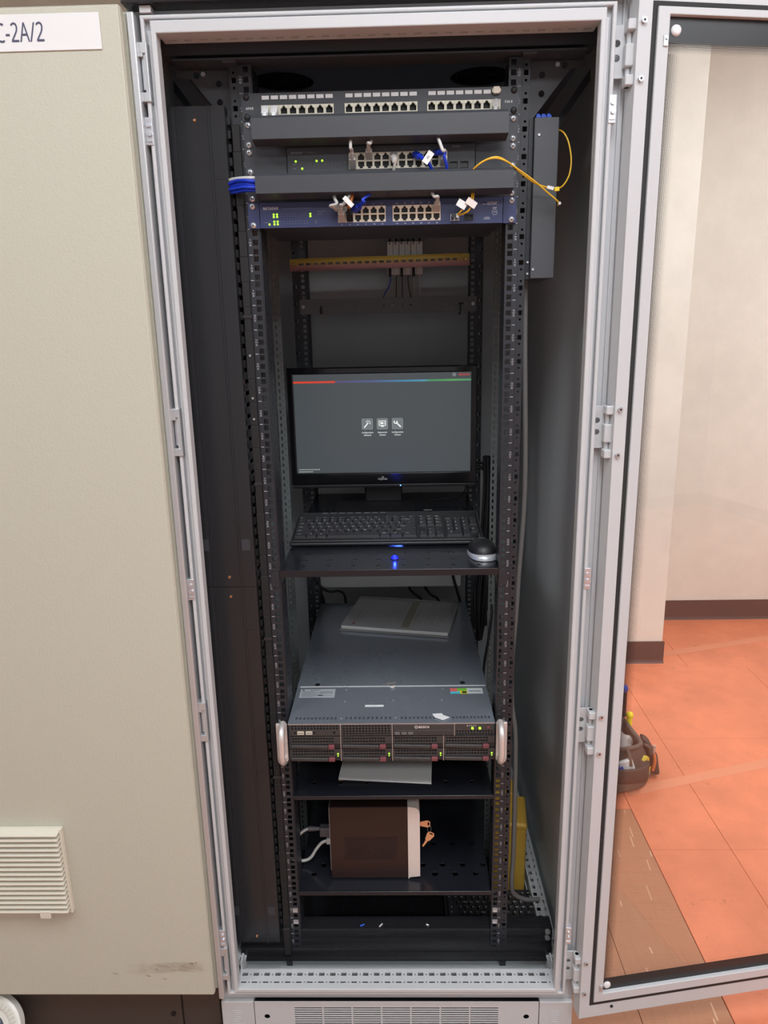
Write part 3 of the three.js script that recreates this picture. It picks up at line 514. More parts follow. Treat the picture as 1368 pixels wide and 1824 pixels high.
{
  const y = U(6), t = thing('network_switch', 'dark blue network switch with cream ports below the lower cable manager', 'switch', [0, 0, 0], 0, 'network switches');
  const s = poly(rectPts(-0.2195, 0.2165, y - 0.0216, y + 0.0216)); hole(s, rectPts(-0.0785, 0.0070, 1.7635, 1.7905)); hole(s, rectPts(0.0195, 0.1055, 1.7635, 1.7905));
  for (const x of [0.131, 0.156]) hole(s, rectPts(x - 0.0075, x + 0.0075, 1.7625, 1.7725));
  mk('face', ext(s, 0.004, -0.0915, 0.0004), M.navy, t); mk('body', bx(-0.2185, 0.2155, y - 0.0212, y + 0.0212, -0.30, -0.097), M.panel, t);
  for (const q of [-1, 1]) mk('rack_ear', q < 0 ? bx(-0.2413, -0.2205, y - 0.0218, y + 0.0222, -0.099, -0.0945, 0.0005) : bx(0.2175, 0.2413, y - 0.0218, y + 0.0222, -0.099, -0.0945, 0.0005), M.navy, t);
  portBlock(t, -0.0785, 0.0070, 1.7635, 1.7905, -0.0913, 6, M.ivory); portBlock(t, 0.0195, 0.1055, 1.7635, 1.7905, -0.0913, 6, M.ivory);
  for (const x of [0.131, 0.156]) mk('module_slot', [ring(x - 0.0078, x + 0.0078, 1.7622, 1.7728, 0.0011, 0.0025, -0.09), bx(x - 0.007, x + 0.007, 1.7628, 1.7722, -0.12, -0.094)], x < 0.14 ? M.steel : M.plast, t);
  ledDots(t, [[-0.1945, 1.7795], [-0.1885, 1.7795], [-0.1945, 1.7755], [-0.1885, 1.7755], [-0.194, 1.7675], [-0.188, 1.7675], [-0.194, 1.7630], [-0.188, 1.7630], [-0.203, 1.7630], [-0.1285, 1.7795], [-0.1285, 1.7755]], -0.0915);
  print('lettering', t, 0.12, 0.04, -0.157, 1.7775, -0.0912, (g, w, h) => {
    g.clearRect(0, 0, w, h); g.fillStyle = 'rgba(220,222,235,0.9)'; g.font = `bold ${h * 0.155}px sans-serif`; g.fillText('NETGEAR', w * 0.03, h * 0.25, w * 0.27); g.fillStyle = 'rgba(200,205,225,0.5)'; g.fillRect(w * 0.32, h * 0.2, w * 0.42, 2);
    for (let i = 0; i < 10; i++) for (const yy of [0.42, 0.52, 0.74, 0.84]) g.fillRect(w * (0.29 + i * 0.044), h * yy, 7, 3); g.font = `${h * 0.07}px sans-serif`; g.fillText('Speed/Link', w * 0.84, h * 0.38); g.fillText('Duplex', w * 0.84, h * 0.48); g.fillText('FDX', w * 0.8, h * 0.78); g.fillText('Fan', w * 0.8, h * 0.86); g.fillText('Power', w * 0.04, h * 0.8);
  }, { px: 4500 });
  for (const [a, b] of [[-0.0785, 0.007], [0.0195, 0.1055]]) for (const yy of [1.7938, 1.7600]) print('lettering', t, b - a, 0.005, (a + b) / 2, yy, -0.0912, (g, w, h) => { g.clearRect(0, 0, w, h); g.fillStyle = 'rgba(215,218,230,0.75)'; g.font = `bold ${h * 0.75}px sans-serif`; for (let c = 0; c < 6; c++) g.fillText(2 * c + (yy > 1.78 ? 1 : 2) + (a > 0 ? 12 : 0), w * (c + 0.4) / 6, h * 0.8); }, { px: 4000 });
  print('lettering', t, 0.075, 0.034, 0.1765, 1.7785, -0.0912, (g, w, h) => {
    g.clearRect(0, 0, w, h); g.fillStyle = g.strokeStyle = 'rgba(215,218,230,0.85)'; g.font = `bold ${h * 0.15}px sans-serif`; g.fillText('GS724T', w * 0.66, h * 0.24, w * 0.28); g.fillRect(w * 0.66, h * 0.09, w * 0.28, 2); g.fillRect(w * 0.55, h * 0.19, w * 0.1, 3);
    g.lineWidth = 3; g.beginPath(); g.arc(w * 0.84, h * 0.6, h * 0.13, 0, 7); g.stroke(); g.fillRect(w * 0.81, h * 0.57, w * 0.06, 5); g.font = `${h * 0.08}px sans-serif`; g.fillRect(w * 0.79, h * 0.36, w * 0.1, 4); g.fillRect(w * 0.79, h * 0.41, w * 0.1, 3); g.fillRect(w * 0.6, h * 0.84, w * 0.12, 4); g.fillRect(w * 0.58, h * 0.91, w * 0.16, 4); g.fillRect(w * 0.02, h * 0.62, w * 0.06, 3); g.fillRect(w * 0.02, h * 0.7, w * 0.09, 3);
  }, { px: 4500 });
  screws(t, 6, -0.0945);
}
const s1 = (c, r) => [portX(-0.0565, 0.1175, 12, c), r ? 1.858 : 1.8715, -0.088], s2 = (c, r) => [c < 6 ? portX(-0.0785, 0.007, 6, c) : portX(0.0195, 0.1055, 6, c - 6), r ? 1.770 : 1.7835, -0.0875];
const hang = (p, dx, y1, dy = 0.014) => [[p[0] + dx * 0.5, p[1] + dy, -0.053], [p[0] + dx, y1, -0.07]];
{
  let p = s1(0, 1); lead('grey lead in the lower first port of the black switch', p, [[p[0] - 0.001, 1.876, -0.05], [p[0] - 0.001, 1.895, -0.062]], M.cableGrey, M.cableGrey, { down: -0.55 });
  p = s1(2, 0); lead('grey lead in the upper third port of the black switch', p, [[p[0] + 0.003, 1.884, -0.055], [p[0] + 0.006, 1.897, -0.068]], M.cableGrey, M.cableGrey, { down: -0.4 });
  p = s1(5, 0); lead('pale grey lead bending down from the middle of the black switch', p, [[p[0] + 0.004, 1.861, -0.053], [p[0], 1.845, -0.062], [p[0] - 0.002, 1.83, -0.075]], M.cableWhite, M.cableGrey, { down: 0.5 });
  p = s1(8, 0); lead('blue lead bending down beside the white flag tag on the black switch', [p[0] - 0.004, p[1], p[2]], [[p[0] + 0.009, 1.859, -0.05], [p[0] + 0.02, 1.846, -0.06], [p[0] + 0.024, 1.83, -0.075]], M.cableBlue, M.cableBlue, { down: 0.45, side: 0.4 });
  p = s1(11, 0); lead('blue lead in the last upper port of the black switch', [p[0] - 0.012, p[1] + 0.002, p[2]], [[p[0] - 0.001, 1.862, -0.052], [p[0] + 0.004, 1.846, -0.06], [p[0] + 0.004, 1.83, -0.075]], M.cableBlue, M.cableBlue, { down: 0.2, side: 0.35 });
  p = s1(11, 1); lead('white lead looping over the last ports of the black switch', p, [[p[0] - 0.003, 1.868, -0.046], [p[0] - 0.009, 1.884, -0.052], [p[0] - 0.012, 1.897, -0.068]], M.cableWhite, M.cableWhite, { down: -0.35 });
  p = s2(0, 1); lead('brownish grey lead crossing the first lower port of the blue switch', p, [[p[0] + 0.005, 1.787, -0.05], [p[0] + 0.016, 1.803, -0.06], [p[0] + 0.02, 1.815, -0.075]], M.cableGrey, M.cableGrey, { down: -0.5 });
  p = s2(0, 0); lead('grey looped lead in the upper first port of the blue switch', p, [[p[0] - 0.006, 1.789, -0.052], [p[0] - 0.010, 1.800, -0.06], [p[0] - 0.011, 1.815, -0.074]], M.cableGrey, M.cableGrey, { down: -0.1, side: -0.5 });
  p = s2(1, 1); lead('orange lead in the second lower port of the blue switch', p, [[p[0] + 0.003, 1.790, -0.056], [p[0] + 0.007, 1.803, -0.062], [p[0] + 0.008, 1.815, -0.075]], M.cableOrange, M.cableBlack, { down: -0.5 });
  p = s2(2, 0); lead('blue lead rising to the right from the blue switch', [p[0] - 0.004, p[1] + 0.001, p[2]], [[p[0] + 0.01, 1.794, -0.055], [p[0] + 0.024, 1.805, -0.062], [p[0] + 0.034, 1.816, -0.076]], M.cableBlue, M.cableBlue, { down: -0.25, side: 0.5 });
  p = s2(11, 0); lead('grey lead in the last upper port of the blue switch', p, [[p[0] - 0.005, 1.797, -0.055], [p[0] - 0.010, 1.806, -0.062], [p[0] - 0.012, 1.818, -0.076]], M.cableGrey, M.cableGrey, { down: -0.4 });
}
// paper flags folded round leads
function flag(label, x, y, z, w, h, a, text, tone = M.paper) {
  const t = thing('cable_tag', label, 'tag', [x, y, z], 0, 'paper tags on the leads'); t.rotation.set(-0.12, 0.1, a, 'YXZ');
  mk('flag', bx(-w / 2, w / 2, -h / 2, h / 2, -0.0004, 0.0004, 0.0002), tone, t);
  if (text) print('lettering', t, w * 0.9, h * 0.7, 0, 0, 0.0006, (g, W, H) => { g.clearRect(0, 0, W, H); g.fillStyle = '#26262c'; g.font = `bold ${H * 0.62}px sans-serif`; g.textAlign = 'center'; g.textBaseline = 'middle'; g.fillText(text, W / 2, H / 2); }, { px: 5000 });
}
flag('white paper tag lettered in black on a lead of the black switch', 0.0815, 1.8575, -0.043, 0.022, 0.011, 0.95, 'CS');
flag('white paper tag on the orange and grey leads of the blue switch', -0.0565, 1.7905, -0.042, 0.021, 0.008, -0.8, '');
flag('left of two white paper tags on the yellow fibres at the blue switch', 0.1405, 1.7845, -0.058, 0.017, 0.013, -0.55, '');
flag('right of two white paper tags on the yellow fibres at the blue switch', 0.157, 1.786, -0.057, 0.019, 0.012, -0.6, '', S([0.72, 0.64, 0.6], 0.85));
// blue bundle leaving the lower manager to the left
[['uppermost', 1.8285, 0.0032], ['second', 1.8235, 0.0033], ['third', 1.8185, 0.0033], ['lowest', 1.8145, 0.003]].forEach(([w, y, r], i) => {
  const t = thing('patch_cable', `${w} blue lead running from the lower cable manager into the left duct`, 'cable', [-0.205, y, -0.058 - 0.004 * (i % 2)], 0, 'network leads in the rack');
  mk('cable', tube([[0.05, 0, -0.01], [0, 0, 0], [-0.02, 0.001, 0.002], [-0.034, 0.004 - i * 0.0005, -0.006], [-0.052, 0.006 - i * 0.001, -0.022], [-0.066, 0.004, -0.034], [-0.085, 0.002, -0.07]], r), M.cableBlue, t);
});
mk('cable', tube([[0.05, 0, -0.01], [0, 0, 0], [-0.02, 0.0005, 0.002], [-0.034, 0.002, -0.006], [-0.052, 0.004, -0.022], [-0.066, 0.004, -0.034], [-0.085, 0.002, -0.07]], 0.0032), M.cableWhite, thing('patch_cable', 'cream lead on top of the blue leads entering the left duct', 'cable', [-0.205, 1.8345, -0.06]));
// ---------------------------------------------------------------- fibre box and its yellow cords
{
  const t = thing('fibre_box', 'narrow upright dark grey fibre box fixed beside the right rack rail', 'box');
  mk('housing', bx(0.2705, 0.313, 1.661, 1.929, -0.25, -0.1, 0.001), M.odf, t);
  mk('mounting_flange', bx(0.2625, 0.2705, 1.66, 1.93, -0.235, -0.112, 0.0006), M.rail, t);
  for (const [x, y, r] of [[0.2785, 1.901, 0.0034], [0.2745, 1.6765, 0.0034]]) mk('screw', cyl(r, 0.003, x, y, -0.0995, 'z', 14, r * 0.6), M.steel, t);
  for (let k = 0; k < 3; k++) mk('fibre_adapter', [bx(0.2745 + k * 0.0092, 0.2828 + k * 0.0092, 1.929, 1.9345, -0.13, -0.108, 0.0008), bx(0.2755 + k * 0.0092, 0.2818 + k * 0.0092, 1.933, 1.938, -0.125, -0.113, 0.0008)], M.blueClip, t);
  mk('side_bolt', [1.67, 1.69].map(y => cyl(0.002, 0.004, 0.2665, y, -0.111, 'z', 10)), M.steel, t);
}
{
  const y = M.cableYellow;
  const a = thing('fibre_cable', 'yellow fibre cord looping over the fibre box with a white clip', 'cable', [0, 0, 0], 0, 'yellow fibre cables');
  mk('cord', tube([[0.150, 1.826, -0.075], [0.163, 1.842, -0.052], [0.178, 1.852, -0.05], [0.199, 1.857, -0.05], [0.218, 1.849, -0.052], [0.242, 1.832, -0.058], [0.270, 1.816, -0.066], [0.2905, 1.810, -0.07]], 0.0016, 6, 60), y, a);
  mk('connector', [bx(-0.009, 0.003, -0.0028, 0.0028, -0.0025, 0.0025, 0.0006)].map(g => { g.rotateZ(-0.25); g.translate(0.2985, 1.8085, -0.07); return g; }), M.white, a, 'white fibre connector');
  mk('connector', [bx(-0.004, 0.0045, -0.0034, 0.0034, -0.003, 0.003, 0.0006)].map(g => { g.rotateZ(0.1); g.translate(0.3065, 1.807, -0.07); return g; }), S([0.82, 0.6, 0.02], 0.4), a, 'yellow fibre connector');
  mk('cord', tube([[0.309, 1.8075, -0.071], [0.318, 1.813, -0.075], [0.329, 1.8285, -0.082], [0.334, 1.849, -0.088], [0.3335, 1.868, -0.092], [0.328, 1.893, -0.098], [0.321, 1.906, -0.105], [0.312, 1.914, -0.12]], 0.0014, 6, 50), y, a);
  const b = thing('fibre_cable', 'yellow fibre cord running straight down across the fibre box', 'cable', [0, 0, 0], 0, 'yellow fibre cables');
  mk('cord', tube([[0.148, 1.824, -0.078], [0.162, 1.841, -0.048], [0.180, 1.8515, -0.044], [0.196, 1.854, -0.044], [0.214, 1.8495, -0.046], [0.233, 1.8385, -0.05], [0.262, 1.8215, -0.058], [0.288, 1.803, -0.065], [0.3115, 1.785, -0.07], [0.313, 1.783, -0.085]], 0.0016, 6, 60), y, b);
  mk('ferrule', cyl(0.0026, 0.004, 0.3125, 1.784, -0.07, 'z', 12), M.cableWhite, b);
  for (const [i, dx, lab] of [[0, -0.004, 'left'], [1, 0.004, 'right']]) {
    const c = thing('fibre_cable', `${lab} yellow fibre cord plugged into the blue switch below the white tags`, 'cable', [0, 0, 0], 0, 'yellow fibre cables');
    mk('cord', tube([[0.1605 + dx * 0.4, 1.812, -0.074], [0.1595 + dx * 0.4, 1.797, -0.064], [0.154 + dx, 1.784, -0.062], [0.146 + dx * 1.6, 1.774, -0.062], [0.135 + dx * 0.5, 1.7685, -0.072]], 0.0015, 6, 40), y, c);
    mk('connector', bx(0.128 + dx * 0.9, 0.1325 + dx * 0.9, 1.764, 1.7715, -0.095, -0.07, 0.0008), i ? M.steel : M.plast, c);
  }
}
// ---------------------------------------------------------------- rear of the rack
{
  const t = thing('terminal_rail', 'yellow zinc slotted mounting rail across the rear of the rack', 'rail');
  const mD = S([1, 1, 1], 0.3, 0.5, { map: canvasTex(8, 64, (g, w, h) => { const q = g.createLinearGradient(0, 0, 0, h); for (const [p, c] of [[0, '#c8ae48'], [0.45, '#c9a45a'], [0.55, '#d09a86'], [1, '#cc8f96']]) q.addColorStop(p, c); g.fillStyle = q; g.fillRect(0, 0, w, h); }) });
  const s = poly(rectPts(-0.243, 0.243, 1.733, 1.7645)); for (let x = -0.212; x < 0.218; x += 0.0198) holeR(s, x, 1.7505, 0.012, 0.0055);
  const g = ext(s, 0.0015, -0.7635); const p = g.attributes.position; // rises slightly to the right, as mounted
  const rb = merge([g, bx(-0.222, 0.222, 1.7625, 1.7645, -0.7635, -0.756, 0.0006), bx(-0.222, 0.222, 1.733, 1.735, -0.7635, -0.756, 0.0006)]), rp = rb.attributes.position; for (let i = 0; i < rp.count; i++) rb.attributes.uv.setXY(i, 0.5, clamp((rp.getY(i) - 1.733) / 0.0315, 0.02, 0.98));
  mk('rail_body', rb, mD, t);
  for (const q of [-1, 1]) mk('rail_screw', cyl(0.0055, 0.004, q * 0.2325, 1.7495, -0.7615, 'z', 14, 0.004), M.brass, t);
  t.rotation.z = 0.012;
}
for (let k = 0; k < 3; k++) {
  const x = 0.0 + k * 0.0322, t = thing('circuit_breaker', ['left', 'middle', 'right'][k] + ' of the three pale double breakers behind the yellow mounting rail', 'breaker', [x, 0, 0], 0, 'pale breakers');
  const mB = S([0.72, 0.71, 0.67], 0.5);
  mk('housing', [bx(0.0005, 0.0158, 1.716, 1.802, -0.84, -0.7775, 0.001), bx(0.0162, 0.0317, 1.716, 1.802, -0.84, -0.7775, 0.001)], mB, t);
  mk('terminal_slot', [bx(0.0055, 0.0085, 1.795, 1.8, -0.778, -0.7772), bx(0.0215, 0.0245, 1.795, 1.8, -0.778, -0.7772), bx(0.003, 0.011, 1.712, 1.742, -0.778, -0.7765)], M.hole, t);
  mk('wire_cap', [bx(0.005, 0.011, 1.802, 1.815, -0.8, -0.79, 0.001), bx(0.021, 0.027, 1.802, 1.815, -0.8, -0.79, 0.001)], M.cableBlack, t);
}
[[M.cableBlue, 'dark blue', -0.018], [S([0.12, 0.06, 0.03], 0.5), 'brown', -0.001], [S([0.1, 0.07, 0.09], 0.5), 'purplish', 0.0], [S([0.06, 0.05, 0.05], 0.5), 'black curled', 0.006], [M.cableWhite, 'left white', 0.002], [M.cableWhite, 'right white', 0.002]].forEach(([m, n, dx], k) => {
  const x = 0.008 + k * 0.0161, t = thing('wire', `${n} wire below the pale breakers at the rear of the rack`, 'wire', [x, 0, 0], 0, 'wires below the breakers');
  mk('conductor', tube([[0, 1.72, -0.79], [0, 1.703, -0.79], [dx * 0.3, 1.685, -0.79], [dx, 1.665, -0.788], [dx * 1.1, 1.645, -0.79], [dx, 1.62, -0.795]], 0.0017), m, t);
});
{
  const t = thing('cross_bar', 'dark grey slotted bar across the rear of the rack below the yellow rail', 'bar');
  const s = poly(rectPts(-0.243, 0.243, 1.6165, 1.6565)); let k = 0; for (let x = -0.209; x < 0.215; x += 0.0248) { if (k++ % 2) holeR(s, x, 1.6365, 0.0125, 0.0048); else holeC(s, x, 1.6365, 0.0018, 8); }
  mk('bar_body', ext(s, 0.002, -0.7655, 0.0004), S([0.17, 0.185, 0.19], 0.5), t);
  for (const q of [-1, 1]) mk('bar_screw', cyl(0.006, 0.004, q * 0.2325, 1.6365, -0.764, 'z', 14, 0.0045), M.steel, t);
  mk('cable_tie', [bx(-0.187, -0.181, 1.617, 1.638, -0.764, -0.761, 0.001), bx(0.196, 0.2, 1.612, 1.64, -0.764, -0.761, 0.001), bx(0.193, 0.207, 1.6355, 1.6395, -0.764, -0.761, 0.001), bx(0.192, 0.199, 1.609, 1.614, -0.764, -0.76, 0.001)], M.cableBlack, t);
}
{
  const t = thing('equipment_box', 'pale grey flat equipment box at the rear, seen below the monitor shelf', 'box');
  mk('housing', bx(-0.226, 0.209, 0.803, 1.04, -0.955, -0.80, 0.004), S([0.85, 0.86, 0.84], 0.5), t); mk('lid_seam', bx(-0.2265, 0.2095, 0.93, 0.932, -0.9, -0.799), M.beigeDark, t);
  mk('wall_bracket', bx(-0.2, 0.2, 0.82, 0.98, -0.985, -0.953), M.greyIn, t);
}
function shelfTop(x0, x1, z0, z1, y, holes) {
  const s = poly(rectPts(x0, x1, z0, z1)); for (const [x, z, r] of holes) holeC(s, x, z, r, 12);
  const g = ext(s, 0.002, 0); g.rotateX(-PI / 2); g.scale(1, 1, 1); g.translate(0, y, 0); return planarUV(g);
}
function shelf(label, y, lip, zb, holes) {
  const t = thing('rack_shelf', label, 'shelf', [0, 0, 0], 0, 'rack shelves');
  mk('tray', [shelfTop(-0.2222, 0.2222, 0.103, -zb, y, holes), planarUV(bx(-0.2222, -0.2205, y - 0.03, y - 0.002, zb, -0.104)), planarUV(bx(0.2205, 0.2222, y - 0.03, y - 0.002, zb, -0.104))], M.shelf, t);
  mk('front_lip', planarUV(bx(-0.2235, 0.2235, y - lip, y + 0.0003, -0.103, -0.099, 0.0012)), M.shelf, t);
  return t;
}
{
  const h = []; for (const [z, n] of [[0.125, 8], [0.165, 8], [0.21, 8], [0.53, 6], [0.6, 8], [0.7, 8]]) for (let i = 0; i < n; i++) h.push([(i - (n - 1) / 2) * 0.052 + (n % 2 ? 0 : 0.004), z, 0.0045]);
  const t = shelf('black perforated rack shelf carrying the monitor and the large keyboard', 1.101, 0.0145, -0.80, h);
  mk('shelf_ear', [-1, 1].map(s => bx(Math.min(s * 0.2236, s * 0.2413), Math.max(s * 0.2236, s * 0.2413), 1.066, 1.099, -0.0995, -0.0975, 0.0006)), M.rail, t);
}
{
  const h = []; for (let i = 0; i < 7; i++) h.push([(i - 3) * 0.06, 0.15, 0.006], [(i - 3) * 0.06 + 0.02, 0.25, 0.006]);
  shelf('black rack shelf under the server with a folded sheet on it', 0.5715, 0.0095, -0.72, h);
  const k = []; for (const z of [0.155, 0.185, 0.26]) for (let i = 0; i < 9; i++) k.push([-0.192 + i * 0.048 + (z === 0.185 ? 0.02 : 0), z, 0.007]);
  shelf('black rack shelf holding the brown storage box near the bottom', 0.318, 0.0105, -0.72, k);
}
// ---------------------------------------------------------------- monitor
const MZ = -0.62;
{
  const t = thing('monitor', 'black widescreen monitor on the rack shelf showing three small icons', 'monitor', [-0.0175, 1.101, MZ]);
  const W = 0.4655, H = 0.2625, yb = 0.099, cy = yb + H / 2, b = 0.0165;
  const f = poly(rectPts(-W / 2 - b, W / 2 + b, yb - 0.031, yb + H + 0.0175)); hole(f, rectPts(-W / 2, W / 2, yb, yb + H).reverse());
  mk('bezel', ext(f, 0.022, 0.008, 0.003), M.gloss, t);
  mk('back_cover', [bx(-W / 2 - b + 0.006, W / 2 + b - 0.006, yb - 0.024, yb + H + 0.011, -0.035, -0.012, 0.008), bx(-0.15, 0.15, yb + 0.02, yb + H - 0.03, -0.055, -0.03, 0.012)], M.plast, t);
  mk('lower_lip', bx(-W / 2 - b + 0.002, W / 2 + b - 0.002, yb - 0.041, yb - 0.0315, -0.014, 0.006, 0.003), M.plast, t);
  const tScreen = canvasTex(1184, 668, (g, w, h) => {
    g.fillStyle = '#42474a'; g.fillRect(0, 0, w, h);
    const bar = g.createLinearGradient(0, 0, w, 0); for (const [p, c] of [[0, '#c93f2c'], [0.235, '#c93f2c'], [0.24, '#54486f'], [0.45, '#4a5884'], [0.62, '#3f7a9c'], [0.74, '#4a8ca4'], [0.77, '#41855a'], [0.9, '#549a58'], [1, '#4a8868']]) bar.addColorStop(p, c);
    g.fillStyle = bar; g.fillRect(0, 47, w, 13);
    g.fillStyle = '#c23a38'; g.font = 'bold 22px sans-serif'; g.textAlign = 'right'; g.fillText('BOSCH', w - 12, 27); g.strokeStyle = '#8b8d90'; g.lineWidth = 3; g.beginPath(); g.arc(w - 114, 19, 10, 0, 7); g.stroke(); g.beginPath(); g.arc(w - 114, 19, 5, 0, 7); g.stroke();
    const lab = [['Configuration', 'Wizard'], ['Operator', 'Client'], ['Configuration', 'Client']];
    for (let i = 0; i < 3; i++) {
      const cx = w * (0.4125 + i * 0.0855), c = h * 0.503, r = 35; g.fillStyle = '#6a7073'; g.strokeStyle = '#8a9092'; g.lineWidth = 3; g.beginPath(); g.roundRect(cx - r, c - r, 2 * r, 2 * r, 5); g.fill(); g.stroke();
      g.strokeStyle = g.fillStyle = '#e9ece8'; g.lineCap = 'round';
      if (i === 0) { g.lineWidth = 8; g.beginPath(); g.moveTo(cx - 20, c + 22); g.lineTo(cx + 4, c - 6); g.stroke(); g.lineWidth = 4; for (let k = 0; k < 5; k++) { const a = -2.6 + k * 0.75; g.beginPath(); g.moveTo(cx + 6 + 10 * Math.cos(a), c - 8 + 10 * Math.sin(a)); g.lineTo(cx + 6 + 17 * Math.cos(a), c - 8 + 17 * Math.sin(a)); g.stroke(); } }
      if (i === 1) { g.lineWidth = 5; g.strokeRect(cx - 22, c - 20, 44, 30); g.fillRect(cx - 6, c + 12, 12, 5); g.fillRect(cx - 12, c + 16, 24, 4); g.fillRect(cx - 14, c - 12, 20, 14); g.beginPath(); g.moveTo(cx + 7, c - 5); g.lineTo(cx + 16, c - 12); g.lineTo(cx + 16, c + 2); g.fill(); }
      if (i === 2) { g.lineWidth = 9; g.beginPath(); g.moveTo(cx - 6, c - 6); g.lineTo(cx + 20, c + 20); g.stroke(); g.lineWidth = 7; g.beginPath(); g.arc(cx - 12, c - 12, 10, -0.4, 3.7); g.stroke(); }
      g.font = 'bold 15px sans-serif'; g.textAlign = 'center'; g.fillStyle = '#d8dad8'; g.fillText(lab[i][0], cx, c + 62, 78); g.fillText(lab[i][1], cx, c + 80);
    }
    g.textAlign = 'left'; g.font = '13px sans-serif'; g.fillStyle = '#b9bdbb'; for (let i = 0; i < 12; i++) { g.fillRect(16 + i * 12, h - 30, 8, 5); if (i < 8) g.fillRect(16 + i * 12, h - 15, 8, 5); }
  });
  const sm = S([0.02, 0.02, 0.022], 0.28, 0); sm.emissive = new THREE.Color(1, 1, 1); sm.emissiveMap = tScreen; sm.emissiveIntensity = 1.1;
  const sp = new THREE.PlaneGeometry(W + 0.002, H + 0.002); sp.translate(0, cy, 0.0015); mk('screen', sp, sm, t);
  const sl = new THREE.RectAreaLight(new THREE.Color(0.9, 0.95, 1), 0.04, W, H); sl.position.set(0, cy, 0.012); sl.rotation.y = PI; t.add(sl);
  print('lettering', t, 0.035, 0.012, -0.003, yb - 0.0155, 0.0083, (g, w, h) => { g.clearRect(0, 0, w, h); g.fillStyle = '#e4e4e6'; g.font = `bold ${h * 0.56}px sans-serif`; g.textAlign = 'center'; g.fillText('FUJITSU', w / 2, h * 0.86, w * 0.74); g.strokeStyle = '#e4e4e6'; g.lineWidth = 3; g.beginPath(); g.arc(w * 0.47, h * 0.22, h * 0.13, 0, 7); g.arc(w * 0.56, h * 0.22, h * 0.13, 0, 7); g.stroke(); }, { px: 5000 });
  mk('stand_neck', [bx(-0.055, 0.05, 0.006, 0.12, -0.066, -0.04, 0.006)], M.plast, t);
  const base = poly([[-0.115, 0.16], [-0.135, 0.05], [-0.12, -0.075], [0.08, -0.075], [0.085, 0.05], [0.075, 0.16]].map(([x, z]) => [x, -z])); const bg = ext(base, 0.008, 0, 0.002); bg.rotateX(-PI / 2); bg.translate(0, 0.0085, -0.02); mk('stand_base', bg, M.plast, t);
  const led = new THREE.SphereGeometry(0.0018, 10, 8); led.translate(0.045, yb - 0.036, 0.0065); mk('power_light', led, M.ledBlue, t);
  const sp2 = new THREE.SpotLight(new THREE.Color(0.05, 0.12, 1), 0.6, 0.9, 0.07, 0.9, 2); sp2.position.set(0.045, yb - 0.036, 0.011); sp2.target.position.set(0.0335, 0.028, 0.27); sp2.castShadow = true; sp2.shadow.radius = 0.1; t.add(sp2); t.add(sp2.target);
}
// ---------------------------------------------------------------- keyboards and mouse
function keyGeo(w, d) {
  return once(`key${w.toFixed(4)}_${d.toFixed(4)}`, () => {
    const h = 0.0075, a = w / 2, b = d / 2, i = 0.0018, P = [[-a, 0, -b], [a, 0, -b], [a, 0, b], [-a, 0, b], [-a + i, h, -b + i * 0.5], [a - i, h, -b + i * 0.5], [a - i, h - 0.0008, b - i * 1.5], [-a + i, h - 0.0008, b - i * 1.5]];
    const F = [[4, 7, 6, 5], [3, 2, 6, 7], [0, 4, 5, 1], [1, 5, 6, 2], [0, 3, 7, 4]], pos = [];
    for (const [p, q, r, s] of F) for (const k of [p, q, r, p, r, s]) pos.push(...P[k]);
    const g = new THREE.BufferGeometry(); g.setAttribute('position', new THREE.Float32BufferAttribute(pos, 3)); g.setAttribute('uv', new THREE.Float32BufferAttribute(new Float32Array(pos.length / 3 * 2), 2)); g.computeVertexNormals(); return g;
  });
}
const ROWS = [ // widths in key units, negative = gap; [main, navigation, number pad]
  [[1, -1, 1, 1, 1, 1, -0.5, 1, 1, 1, 1, -0.5, 1, 1, 1, 1], [1, 1, 1], []],
  [[1, 1, 1, 1, 1, 1, 1, 1, 1, 1, 1, 1, 1, 2], [1, 1, 1], [1, 1, 1, 1]],
  [[1.5, 1, 1, 1, 1, 1, 1, 1, 1, 1, 1, 1, 1, 1.5], [1, 1, 1], [1, 1, 1, 1]],
  [[1.75, 1, 1, 1, 1, 1, 1, 1, 1, 1, 1, 1, 2.25], [], [1, 1, 1]],
  [[2.25, 1, 1, 1, 1, 1, 1, 1, 1, 1, 1, 2.75], [-1, 1], [1, 1, 1, 1]],
  [[1.5, 1.25, 1.25, 6.5, 1.25, 1.5, 1.75], [1, 1, 1], [2, 1]]];
